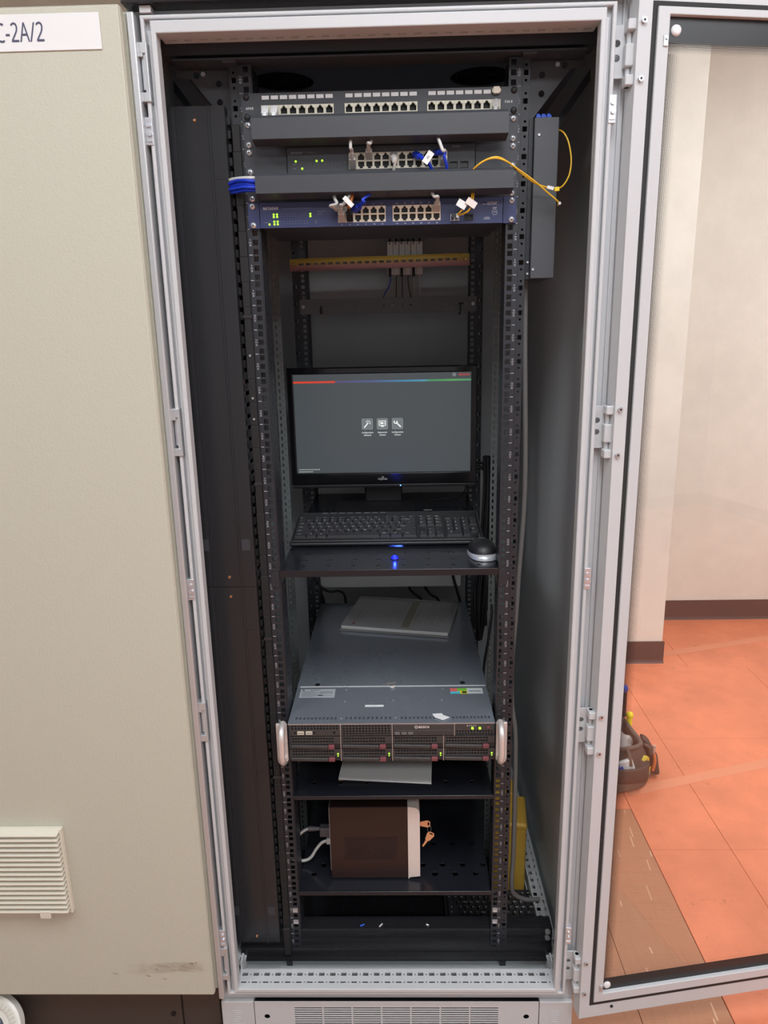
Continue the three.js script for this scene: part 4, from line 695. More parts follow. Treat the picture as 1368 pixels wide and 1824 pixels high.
function keyboard(t, u, pad, W, D, legends) {
  mk('case', [bx(-W / 2, W / 2, 0, 0.009, -D / 2, D / 2, 0.0042), bx(-W / 2 + 0.005, W / 2 - 0.005, 0.004, 0.0125, -D / 2 + 0.004, D / 2 - 0.006, 0.003)], M.plast, t);
  mk('trim_edge', [ring(-W / 2 + 0.003, W / 2 - 0.003, -D / 2 + 0.001, D / 2 - 0.006, 0.0016, 0.0012, 0)].map(g => { g.rotateX(-PI / 2); g.translate(0, 0.0132, 0); return g; }), S([0.06, 0.06, 0.065], 0.3), t);
  const cols = pad ? [0, 15.3, 18.6] : [0, 15.3], x0 = -(pad ? 22.6 : 15) * u / 2, z1 = D / 2 - 0.0165, txt = [];
  const rz = r => z1 - (r === 0 ? 5.05 * u - 0.1 * u : (5 - r) * u) - u * (r ? 0.5 : 0.35);
  ROWS.forEach((row, r) => row.slice(0, pad ? 3 : 1).forEach((blk, b) => {
    let x = x0 + cols[b] * u; const d = (r === 0 ? 0.66 : 0.96) * u;
    for (const k of blk) { if (k > 0) { const m = mk('key', keyGeo(k * u - 0.0009, d), M.key, t); m.position.set(x + k * u / 2, 0.0118, rz(r)); txt.push([x + Math.min(k, 1.4) * u * 0.42, rz(r), k, r]); } x += Math.abs(k) * u; }
  }));
  if (pad) for (let i = 0; i < 8; i++) { const m = mk('media_key', bx(-0.0075, 0.0075, 0, 0.004, -0.0022, 0.0022, 0.001), S([0.07, 0.08, 0.09], 0.35), t); m.position.set(x0 + (3.2 + i * 1.08) * u, 0.0118, -D / 2 + 0.012); }
  if (legends) {
    const L = 'ESC F1 F2 F3 F4 F5 F6 F7 F8 F9 F10 F11 F12 PRT SCR BRK ~ 1 2 3 4 5 6 7 8 9 0 - = Backspace INS HOM PUP NUM / * - TAB Q W E R T Y U I O P [ ] \\ DEL END PDN 7 8 9 + Caps A S D F G H J K L ; \' Enter 4 5 6 Shift Z X C V B N M , . / Shift ^ 1 2 3 Ent Ctrl # Alt . AltGr FN Ctrl < v > 0 .'.split(' ');
    print('key_legend', t, W, D, 0, 0.0198, 0, (g, w, h) => {
      g.clearRect(0, 0, w, h); g.fillStyle = '#e2e4e6'; g.textAlign = 'center'; g.textBaseline = 'middle';
      txt.forEach(([x, z, k, r], i) => { const s = L[i] ?? ''; if (s === '.' && k > 3) return; g.font = `bold ${s.length > 1 ? 15 : 22}px sans-serif`; g.fillText(s, (x + W / 2) / W * w - (k > 1.2 ? 0 : 6), (z + D / 2) / D * h - 5, k * u / W * w * 0.8); });
      g.font = 'bold 20px sans-serif'; g.fillStyle = '#c8cacc'; if (pad) g.fillText('logitech', w * 0.725, h * 0.07);
    }, { px: 3800, turnX: -PI / 2 });
  }
  mk('foot', [-1, 1].map(s => bx(s * W * 0.4 - 0.012, s * W * 0.4 + 0.012, -0.016, 0.004, -D / 2 + 0.008, -D / 2 + 0.014, 0.001)), M.plast, t);
}
{
  const t = thing('keyboard', 'full-size black keyboard with white legends on the monitor shelf', 'keyboard', [-0.006, 1.1025, -0.2575]);
  const k = new THREE.Group(); t.rotation.x = 0.165; keyboard(t, 0.0186, true, 0.4395, 0.165, true);
  for (const c of t.children) c.position.z -= 0.0825; t.position.y = 1.1027;
  const c = thing('keyboard_cable', 'thin black keyboard cable curling on the shelf behind the keyboard', 'cable', [0, 0, 0]);
  mk('cable', tube([[0.095, 1.137, -0.43], [0.094, 1.115, -0.46], [0.092, 1.106, -0.51], [0.096, 1.109, -0.58], [0.112, 1.112, -0.64], [0.14, 1.113, -0.66], [0.175, 1.115, -0.665], [0.2, 1.12, -0.68], [0.214, 1.135, -0.72]], 0.0018), M.cableBlack, c);
}
{
  const t = thing('keyboard', 'small black keyboard lying on the cabinet floor behind the lower beam', 'keyboard', [0.254, 0.106, -0.262]);
  keyboard(t, 0.0160, false, 0.258, 0.125, true); t.rotation.x = 0.06;
  t.children.filter(o => o.name === 'foot').forEach(o => t.remove(o)); t.position.y = 0.110;
}
{
  const t = thing('added_glow_light', 'added blue dome that makes the glow at the front middle of the monitor shelf', 'light', [0.0125, 1.1013, -0.168]);  // added source for the blue glow on the shelf, whose cause is unknown
  const l = lathe([[0.0001, 0.0078], [0.003, 0.0074], [0.006, 0.0055], [0.0077, 0.003], [0.008, 0]], 24); mk('added_lens', l, S([0.02, 0.03, 0.5], 0.3, 0, { emissive: new THREE.Color(0.004, 0.008, 0.75), emissiveIntensity: 1 }), t);
  mk('added_collar', lathe([[0.0078, 0], [0.0079, 0.001], [0.0088, 0.0008], [0.0092, 0]], 24), M.hole, t);
  const p = new THREE.PointLight(new THREE.Color(0.02, 0.05, 1), 0.003, 0, 2); p.position.set(0, 0.012, 0); p.castShadow = true; p.shadow.radius = 0.1; t.add(p);  // added lamp that spreads the blue over the shelf
}
{
  const t = thing('mouse', 'black computer mouse with silver band at the front corner of the monitor shelf', 'mouse', [0.2005, 1.1022, -0.187]); t.rotation.y = 0.1;
  const shape = (ru, rv, h, n = 40, m = 14) => { const pos = [], idx = [], uv = []; for (let j = 0; j <= m; j++) for (let i = 0; i <= n; i++) { const a = 2 * PI * i / n, f = j / m * PI / 2, q = Math.pow(Math.cos(f), 0.75), c = Math.cos(a), s = Math.sin(a); const bulge = s > 0 ? 1 : 1.12; pos.push(ru * q * Math.sign(c) * Math.pow(Math.abs(c), 0.8), h * Math.pow(Math.sin(f), 0.85) * (1 - 0.22 * Math.max(0, -s * q)), rv * q * bulge * Math.sign(s) * Math.pow(Math.abs(s), 0.9)); uv.push(i / n, j / m); }
    for (let j = 0; j < m; j++) for (let i = 0; i < n; i++) { const a = j * (n + 1) + i, b = a + n + 1; idx.push(a, b, a + 1, a + 1, b, b + 1); } const g = new THREE.BufferGeometry(); g.setAttribute('position', new THREE.Float32BufferAttribute(pos, 3)); g.setAttribute('uv', new THREE.Float32BufferAttribute(uv, 2)); g.setIndex(idx); g.computeVertexNormals(); return g; };
  const s = shape(0.031, 0.048, 0.018); mk('side_band', s, S([0.62, 0.64, 0.68], 0.3, 0.4), t, 'silver band');
  const top = shape(0.0292, 0.044, 0.031); top.translate(0, 0.0035, -0.003); mk('top_shell', top, M.plast, t);
  const wh = new THREE.TorusGeometry(0.008, 0.0035, 8, 20); wh.rotateY(PI / 2); wh.translate(0, 0.026, -0.034); mk('scroll_wheel', wh, M.rubber, t);
  print('lettering', t, 0.02, 0.006, 0, 0.0345, -0.010, (g, w, h) => { g.clearRect(0, 0, w, h); g.fillStyle = '#9a9ca0'; g.font = `bold ${h * 0.75}px sans-serif`; g.textAlign = 'center'; g.fillText('logitech', w / 2, h * 0.75, w); }, { px: 5000, turnX: -PI / 2 + 0.05 });
  mk('cable', tube([[0, 0.014, -0.05], [0.003, 0.02, -0.065], [0.012, 0.025, -0.1], [0.016, 0.02, -0.15], [0.015, 0.01, -0.22]], 0.0017), M.cableBlack, t);
}
// ---------------------------------------------------------------- server
const SF = -0.066; // front face
{
  const t = thing('rack_server', 'two-unit rack server with blue-grey lid, eight drive trays and silver end handles', 'server');
  const mLid = S([0.34, 0.38, 0.44], 0.42, 0.6, { roughnessMap: tSmudge }), y0 = 0.6825, y1 = 0.7715, xs = 0.2185;
  mk('chassis', [bx(-xs, xs, y0, y1 - 0.002, -0.75, SF - 0.006)], M.blackIn, t);
  mk('slide_rail', [-1, 1].map(s => bx(Math.min(s * xs, s * 0.2225), Math.max(s * xs, s * 0.2225), 0.70, 0.752, -0.77, -0.08, 0.0006)), M.rail, t);
  const lid = poly(rectPts(-xs, xs, -SF, 0.224)); // plan view, y = depth
  for (const [a, b] of [[-0.2025, -0.119], [-0.0955, -0.0025], [0.0225, 0.109], [0.132, 0.208]]) { const n = 11; for (let i = 0; i < n; i++) holeR(lid, a + (b - a) * i / (n - 1), 0.0885, 0.0044, 0.0115); }
  const lg = ext(lid, 0.0015, 0); lg.rotateX(-PI / 2); lg.translate(0, y1, 0); mk('front_lid', planarUV(lg), mLid, t);
  mk('top_cover', [planarUV(bx(-xs, xs, y1 - 0.002, y1 + 0.0004, -0.75, -0.2255, 0.0006)), planarUV(bx(-xs - 0.001, -xs, 0.72, y1, -0.75, -0.2255)), planarUV(bx(xs, xs + 0.001, 0.72, y1, -0.75, -0.2255))], mLid, t);
  mk('seam_strip', bx(-0.212, 0.2165, y1, y1 + 0.0009, -0.2278, -0.2252), M.white, t);
  mk('lid_screw', [[-0.1045, -0.214], [0.004, -0.214], [0.118, -0.214], [-0.1045, -0.16], [0.004, -0.163], [0.112, -0.163], [-0.107, -0.0875], [0.0095, -0.0895], [0.121, -0.0895]].map(([x, z]) => cyl(0.0026, 0.0012, x, y1 + 0.0004, z, 'y', 12)), M.steel, t);
  mk('lid_latch', [[-0.173, -0.236], [0.165, -0.24]].map(([x, z]) => cyl(0.006, 0.0014, x, y1 + 0.0008, z, 'y', 16)), M.black, t);
  mk('lid_stud', [[-0.172, -0.256], [-0.172, -0.27], [0.164, -0.262], [0.164, -0.278]].map(([x, z]) => cyl(0.0018, 0.001, x, y1 + 0.0008, z, 'y', 8)), M.steel, t);
  const sheet = (n, w, d, x, z, draw, o = {}) => print(n, t, w, d, x, y1 + 0.0012, z, draw, { px: 3500, opaque: true, turnX: -PI / 2, rough: 0.5, ...o });
  sheet('rating_label', 0.08, 0.041, -0.169, -0.194, (g, w, h) => { g.fillStyle = '#aeb4bb'; g.fillRect(0, 0, w, h); g.fillStyle = '#33373c'; g.font = 'bold 22px sans-serif'; g.fillText('BOSCH', w * 0.28, h * 0.2); g.fillRect(w * 0.05, h * 0.06, 18, 18); for (let i = 0; i < 7; i++) g.fillRect(w * 0.05, h * (0.3 + i * 0.085), w * (0.34 + 0.1 * ((i * 7) % 3)), 3); for (let i = 0; i < 3; i++) g.fillRect(w * 0.56, h * (0.3 + i * 0.1), w * 0.38, 4); g.fillRect(w * 0.52, h * 0.68, 40, 14); for (let i = 0; i < 5; i++) g.strokeRect(w * (0.62 + i * 0.07), h * 0.7, 10, 14); });
  sheet('service_label', 0.074, 0.026, 0.1705, -0.2, (g, w, h) => { g.fillStyle = '#c9cfcf'; g.fillRect(0, 0, w, h); g.fillStyle = '#e2706c'; g.fillRect(0, 0, w * 0.22, h * 0.6); g.fillStyle = '#58c3d6'; g.fillRect(0, h * 0.6, w * 0.36, h * 0.4); g.fillStyle = '#7fc23f'; g.fillRect(w * 0.22, 0, w * 0.3, h * 0.5); g.fillStyle = '#f2e33c'; g.fillRect(w * 0.3, h * 0.5, w * 0.22, h * 0.5); g.fillStyle = '#2a3a1c'; g.fillRect(w * 0.36, h * 0.56, w * 0.14, h * 0.34); g.fillStyle = '#26303a'; g.font = 'bold 17px sans-serif'; for (let i = 0; i < 7; i++) g.fillRect(w * (0.58 + i * 0.052), h * 0.48, w * 0.04, h * 0.14); });
  sheet('white_strip', 0.041, 0.0085, -0.0375, -0.136, (g, w, h) => { g.fillStyle = '#e8ecec'; g.fillRect(0, 0, w, h); g.fillStyle = '#7c8ea0'; g.fillRect(w * 0.3, h * 0.4, w * 0.3, 3); });
  const scrap = (pts, x, z, m, n) => { const g = ext(poly(pts), 0.0006, 0); g.rotateX(-PI / 2); g.translate(x, y1 + 0.0022, z); mk(n, g, m, t); };
  scrap([[-0.017, 0.012], [0.004, 0.014], [0.006, 0.007], [0.02, -0.003], [0.004, -0.014], [-0.004, -0.008], [-0.013, -0.002]], 0.105, -0.087, M.white, 'torn_sticker');
  scrap([[-0.006, -0.004], [0.002, 0.007], [0.008, 0.004], [0.002, -0.006]], 0.002, -0.221, S([0.75, 0.66, 0.62], 0.6), 'torn_seal');
  scrap([[-0.03, -0.002], [-0.012, 0.004], [-0.014, 0.011], [0.0, 0.008], [0.01, 0.013], [0.012, 0.003], [0.004, -0.001]], 0.0, -0.233, S([0.20, 0.19, 0.18], 0.8), 'glue_residue');
  // front: frame, modules and drive trays
  const cx = [-0.2165, -0.1075, 0.0020, 0.1105, 0.2175], r1 = 0.7415, r2 = 0.7125, zt = SF;
  mk('bezel_divider', [...cx.slice(1, 4).map((x, i) => bx(x - 0.0008, x + 0.0008, y0, i === 2 ? r1 : y1 - 0.003, zt - 0.006, zt + 0.001)), bx(0.1325, 0.134, r1, y1 - 0.003, zt - 0.006, zt + 0.001), bx(-xs, xs, y1 - 0.003, y1 - 0.0015, zt - 0.006, zt)], M.steel, t);
  const meshPlate = (x0, x1, yy0, yy1, nx, ny, ax0, ax1, ay0, ay1, hs) => { const s = poly(rectPts(x0, x1, yy0, yy1)); for (let j = 0; j < ny; j++) for (let i = 0; i < nx; i++) holeR(s, ax0 + (ax1 - ax0) * (i + 0.5) / nx, ay0 + (ay1 - ay0) * (j + 0.5) / ny, hs, hs); return ext(s, 0.004, 0, 0.0003); };
  const tg = once('tray', () => meshPlate(0.0012, 0.1075, 0.0102, 0.0278, 15, 2, 0.004, 0.094, 0.0125, 0.0262, 0.0041));
  const lever = once('lever', () => { const g = bx(0.0015, 0.082, 0.0012, 0.0094, -0.001, 0.0045, 0.002), p = g.attributes.position; for (let i = 0; i < p.count; i++) { const u = (p.getX(i) - 0.0015) / 0.08; p.setZ(i, p.getZ(i) + 0.005 * Math.sin(u * PI)); p.setY(i, p.getY(i) + 0.001 * Math.cos(u * PI)); } g.computeVertexNormals(); return g; });
  const tab = once('tab', () => bx(0.082, 0.0955, 0.0012, 0.0098, -0.001, 0.0065, 0.0015)), mTab = S([0.19, 0.055, 0.065], 0.45), mTray = S([0.045, 0.043, 0.043], 0.4);
  for (let c = 0; c < 4; c++) for (const y of [r2, y0]) {
    const d = mk('drive_tray', tg, mTray, t); d.position.set(cx[c] + 0.0003, y, zt);
    mk('lever', lever, mTray, d); mk('release_tab', tab, mTab, d);
    mk('light_panel', bx(0.0965, 0.1072, 0.0015, 0.0098, -0.002, 0.0004), M.plast, d);
    if (y === y0) mk('drive_light', [cyl(0.0017, 0.0014, 0.1018, 0.017, 0.0004, 'z', 10), cyl(0.0012, 0.0012, 0.1018, 0.0118, 0.0003, 'z', 8)], M.ledGreen, d);
  }
  mk('usb_module', [meshPlate(cx[0] + 0.001, cx[1] - 0.0015, r1 + 0.001, y1 - 0.0035, 15, 2, cx[0] + 0.004, cx[1] - 0.004, 0.7565, 0.7675, 0.0038).translate(0, 0, zt)], mTray, t);
  for (const x of [-0.192, -0.174]) mk('usb_port', [ring(x - 0.0068, x + 0.0068, 0.7465, 0.7535, 0.0014, 0.003, zt + 0.0015), bx(x - 0.0045, x + 0.0045, 0.7503, 0.7515, zt - 0.002, zt + 0.001)], M.ivory, t);
  mk('module_hole', [bx(-0.206, -0.2015, 0.7475, 0.752, zt, zt + 0.0005), bx(-0.1655, -0.161, 0.7475, 0.752, zt, zt + 0.0005), bx(-0.124, -0.118, 0.7475, 0.7525, zt, zt + 0.0005)], M.hole, t);
  mk('mesh_module', meshPlate(cx[1] + 0.001, cx[2] - 0.0015, r1 + 0.001, y1 - 0.0035, 15, 4, cx[1] + 0.004, cx[2] - 0.004, 0.744, 0.7675, 0.0038).translate(0, 0, zt), mTray, t);
  const dv = mk('disc_drive', [bx(cx[2] + 0.0012, 0.132, r1 + 0.001, y1 - 0.0035, zt - 0.004, zt + 0.001, 0.0008), bx(cx[2] + 0.006, 0.128, 0.7475, 0.755, zt, zt + 0.0016, 0.0006)], mTray, t);
  mk('button', [0.0125, 0.027, 0.041].map(x => bx(x - 0.0055, x + 0.0055, 0.7448, 0.7512, zt, zt + 0.003, 0.0008)), S([0.12, 0.125, 0.13], 0.4), dv);
  print('lettering', dv, 0.034, 0.009, 0.0655, 0.7625, zt + 0.0014, (g, w, h) => { g.clearRect(0, 0, w, h); g.fillStyle = g.strokeStyle = '#e6dcd8'; g.font = `bold ${h * 0.78}px sans-serif`; g.fillText('BOSCH', w * 0.26, h * 0.78, w * 0.72); g.lineWidth = 4; g.beginPath(); g.arc(w * 0.13, h * 0.5, h * 0.36, 0, 7); g.stroke(); g.lineWidth = 3; g.beginPath(); g.arc(w * 0.13, h * 0.5, h * 0.18, 0, 7); g.stroke(); }, { px: 5000 });
  mk('control_module', meshPlate(0.1345, 0.2165, r1 + 0.001, y1 - 0.0035, 13, 2, 0.136, 0.2145, 0.7425, 0.7535, 0.0038).translate(0, 0, zt), mTray, t);
  for (const x of [0.171, 0.1865]) mk('status_light', cyl(0.0026, 0.002, x, 0.7585, zt + 0.001, 'z', 12), M.ledGreen, t);
  mk('power_button', cyl(0.003, 0.002, 0.204, 0.7605, zt + 0.001, 'z', 12), mTab, t);
  print('lettering', t, 0.034, 0.006, 0.1755, 0.7645, zt + 0.0005, (g, w, h) => { g.clearRect(0, 0, w, h); g.fillStyle = '#cfcaca'; g.font = `bold ${h * 0.8}px sans-serif`; g.fillText('G 7 A A T', 2, h * 0.8, w); }, { px: 5000 });
  for (const s of [-1, 1]) {
    const mH = S([0.72, 0.67, 0.65], 0.36, 0.5), m = 0.2325 * s;
    const c = new THREE.CatmullRomCurve3([V(0, 0.0445, -0.004), V(0, 0.041, 0.012), V(0, 0.03, 0.024), V(0, 0, 0.0275), V(0, -0.03, 0.024), V(0, -0.041, 0.012), V(0, -0.0445, -0.004)], false, 'centripetal');
    const g = new THREE.TubeGeometry(c, 36, 0.006, 10, false); g.scale(1.15, 1, 1); g.translate(m - s * 0.003, 0.727, SF);
    mk('handle', [g, bx(m - 0.0115, m + 0.0115, 0.6835, 0.7715, SF - 0.005, SF + 0.002, 0.0015), bx(m - 0.009, m + 0.009, 0.6825, 0.696, SF - 0.003, SF + 0.012, 0.004), cyl(0.004, 0.01, m, 0.681, SF + 0.004, 'y', 12)], mH, t);
  }
}
{
  const t = thing('document_folder', 'clear folder of printed sheets lying on the rear of the server lid', 'folder', [0.024, 0.7721, -0.628], -0.2);
  mk('sheets', bx(-0.148, 0.148, 0.0035, 0.013, -0.105, 0.107, 0.0015), M.paper, t); mk('back_board', bx(-0.152, 0.152, 0, 0.0035, -0.107, 0.112, 0.001), S([0.30, 0.29, 0.28], 0.6), t);
  mk('clear_cover', bx(-0.150, 0.150, 0.0131, 0.0138, -0.107, 0.108, 0.0003), new THREE.MeshPhysicalMaterial({ color: 0xffffff, transmission: 1, thickness: 0, roughness: 0.2 }), t);
  mk('spine_roll', tube([[-0.148, 0.014, -0.109], [0, 0.015, -0.110], [0.15, 0.012, -0.109]], 0.0028), S([0.4, 0.4, 0.4], 0.4), t);
  print('printed_page', t, 0.296, 0.21, 0, 0.01305, 0.001, (g, w, h) => {
    g.fillStyle = '#c8cacc'; g.fillRect(0, 0, w, h); g.save(); g.translate(w, 0); g.rotate(PI / 2); const W = h, H = w; // page turned on its side
    g.fillStyle = '#8f8b62'; g.fillRect(W * 0.03, H * 0.37, W * 0.9, H * 0.075); g.fillStyle = '#6d7078'; let s = 3; const r = () => { s = (s * 1664525 + 1013904223) >>> 0; return s / 4294967296; };
    for (let i = 0; i < 26; i++) { const y = 0.08 + i * 0.022; if (y > 0.35 && y < 0.46) continue; if (y > 0.6) break; g.fillRect(W * (0.06 + 0.12 * (r() < 0.4)), H * y, W * (0.2 + 0.55 * r()), 2.5); }
    for (let i = 0; i < 4; i++) g.fillRect(W * 0.3, H * (0.84 + i * 0.018), W * 0.5 * r() + 40, 2.5); g.fillStyle = '#a04050'; g.fillRect(W * 0.86, H * 0.885, W * 0.08, H * 0.022); g.restore();
  }, { px: 2600, opaque: true, turnX: -PI / 2 });
}
// ---------------------------------------------------------------- folded sheet
{
  const t = thing('folded_sheet', 'white folded sheet lying under the server on the middle shelf', 'paper', [-0.016, 0.572, -0.187], -0.06);
  const p = [[0.04, 0.0045], [0.043, 0.003], [0.04, 0.001], [0.02, 0.0003], [-0.09, 0.0003], [-0.09, 0.0008], [0.02, 0.0009], [0.039, 0.0019], [0.0412, 0.003], [0.039, 0.004], [0.0, 0.0035], [-0.09, 0.0015], [-0.09, 0.002], [0.0, 0.0042]];
  const g = toCreasedNormals(sweepX(p, -0.106, 0.106), 0.6), a = g.attributes.position; for (let i = 0; i < a.count; i++) { const u = (0.106 - a.getX(i)) / 0.212; a.setY(i, a.getY(i) * (0.6 + 1.6 * u)); }
  mk('sheet', g, M.paper, t);
}
// ---------------------------------------------------------------- storage box with keys and leads
{
  const t = thing('storage_box', 'dark brown storage box with pale front panel standing sideways on the lowest shelf', 'storage box', [0, 0.318, 0]);
  const mC = S([0.022, 0.010, 0.009], 0.36);
  const s = poly(rectPts(-0.148, 0.0325, 0.004, 0.195)); for (let r = 0; r < 20; r++) for (let c = 0; c < 2; c++) holeR(s, -0.0875 + c * 0.061 + (r % 2) * 0.006, 0.056 + r * 0.0031, 0.0585, 0.0008);
  mk('case', [ext(s, 0.0015, -0.138, 0.0003), bx(-0.148, 0.0325, 0.004, 0.195, -0.24, -0.1405, 0.001)], mC, t);
  const f = new THREE.Shape(); f.moveTo(0.0325, 0.001); f.lineTo(0.0375, 0.006); f.lineTo(0.0605, 0.0085); f.lineTo(0.0605, 0.176); f.quadraticCurveTo(0.0605, 0.192, 0.046, 0.195); f.lineTo(0.0325, 0.197); f.closePath();
  mk('front_panel', ext(f, 0.104, -0.137, 0.001), S([0.70, 0.60, 0.55], 0.42), t, 'pale front panel');
  mk('foot', [-0.13, 0.015].flatMap(x => [bx(x - 0.008, x + 0.008, 0, 0.004, -0.16, -0.144, 0.001), bx(x - 0.008, x + 0.008, 0, 0.004, -0.235, -0.22, 0.001)]), M.rubber, t);
  mk('rear_socket', [bx(-0.1495, -0.148, 0.02, 0.19, -0.235, -0.145), cyl(0.006, 0.004, -0.1505, 0.07, -0.185, 'x', 14)], M.white, t);
}
function keyShape() { const s = poly([[-0.0115, -0.0055], [0.006, -0.0095], [0.0125, -0.0055], [0.0125, 0.0055], [0.006, 0.0095], [-0.0115, 0.0055]]); hole(s, [[0.0062, -0.0055], [0.0105, -0.003], [0.0105, 0.003], [0.0062, 0.0055]]); return ext(s, 0.002, 0.001, 0.0005); }
{
  const mK = S([0.95, 0.42, 0.2], 0.45);
  let t = thing('key', 'orange key standing in the lock of the storage box', 'key', [0.074, 0.429, -0.19], 0, 'orange keys'); mk('bow', keyShape(), mK, t); mk('blade', bx(-0.015, -0.008, -0.003, 0.003, -0.0008, 0.0008), M.brass, t);
  t = thing('key', 'orange key hanging from the key in the storage box', 'key', [0.0845, 0.394, -0.19], 0, 'orange keys'); t.rotation.z = 1.05; mk('bow', keyShape(), mK, t); mk('blade', poly2key(), mK, t);
  function poly2key() { return ext(poly([[-0.032, -0.0012], [-0.010, -0.003], [-0.010, 0.003], [-0.031, 0.0022]]), 0.0018, 0.0009); }
  t = thing('key_ring', 'thin steel ring joining the two orange keys', 'ring', [0.0845, 0.414, -0.19]); const r = new THREE.TorusGeometry(0.0085, 0.0008, 6, 24); r.scale(0.5, 1, 1); mk('wire', r, M.steel, t);
}
{
  const a = thing('network_lead', 'upper grey lead plugged into the back of the storage box', 'cable', [0, 0, 0], 0, 'leads of the storage box');
  mk('plug', [bx(-0.178, -0.1495, 0.4, 0.424, -0.2, -0.18, 0.003), cyl(0.0065, 0.03, -0.19, 0.417, -0.19, 'x', 12, 0.0045)], S([0.10, 0.09, 0.10], 0.5), a);
  mk('cable', tube([[-0.195, 0.417, -0.19], [-0.208, 0.416, -0.19], [-0.225, 0.405, -0.188], [-0.236, 0.385, -0.185], [-0.24, 0.36, -0.19], [-0.252, 0.32, -0.22]], 0.0036), M.cableGrey, a);
  const b = thing('network_lead', 'lower white lead curving from the back of the storage box', 'cable', [0, 0, 0], 0, 'leads of the storage box');
  mk('plug', bx(-0.163, -0.1495, 0.378, 0.392, -0.195, -0.182, 0.002), M.cableWhite, b);
  mk('cable', tube([[-0.163, 0.385, -0.188], [-0.175, 0.379, -0.188], [-0.19, 0.360, -0.187], [-0.2, 0.343, -0.186], [-0.211, 0.333, -0.186], [-0.236, 0.328, -0.188], [-0.26, 0.326, -0.2]], 0.0038), M.cableWhite, b);
}
{ // yellow case behind the right rail
  const t = thing('yellow_case', 'yellow case standing in the lower right corner behind the rack rail', 'case', [0.318, 0.104, -0.39], -0.12);
  const mY = S([0.55, 0.33, 0.05], 0.5); mk('shell', [bx(-0.052, 0.032, 0, 0.216, -0.06, 0.06, 0.006), bx(-0.0525, 0.0, 0.21, 0.25, -0.085, -0.02, 0.005)], mY, t); mk('lid_lip', bx(-0.0535, 0.0335, 0.2, 0.212, -0.061, 0.0615, 0.003), mY, t);
}
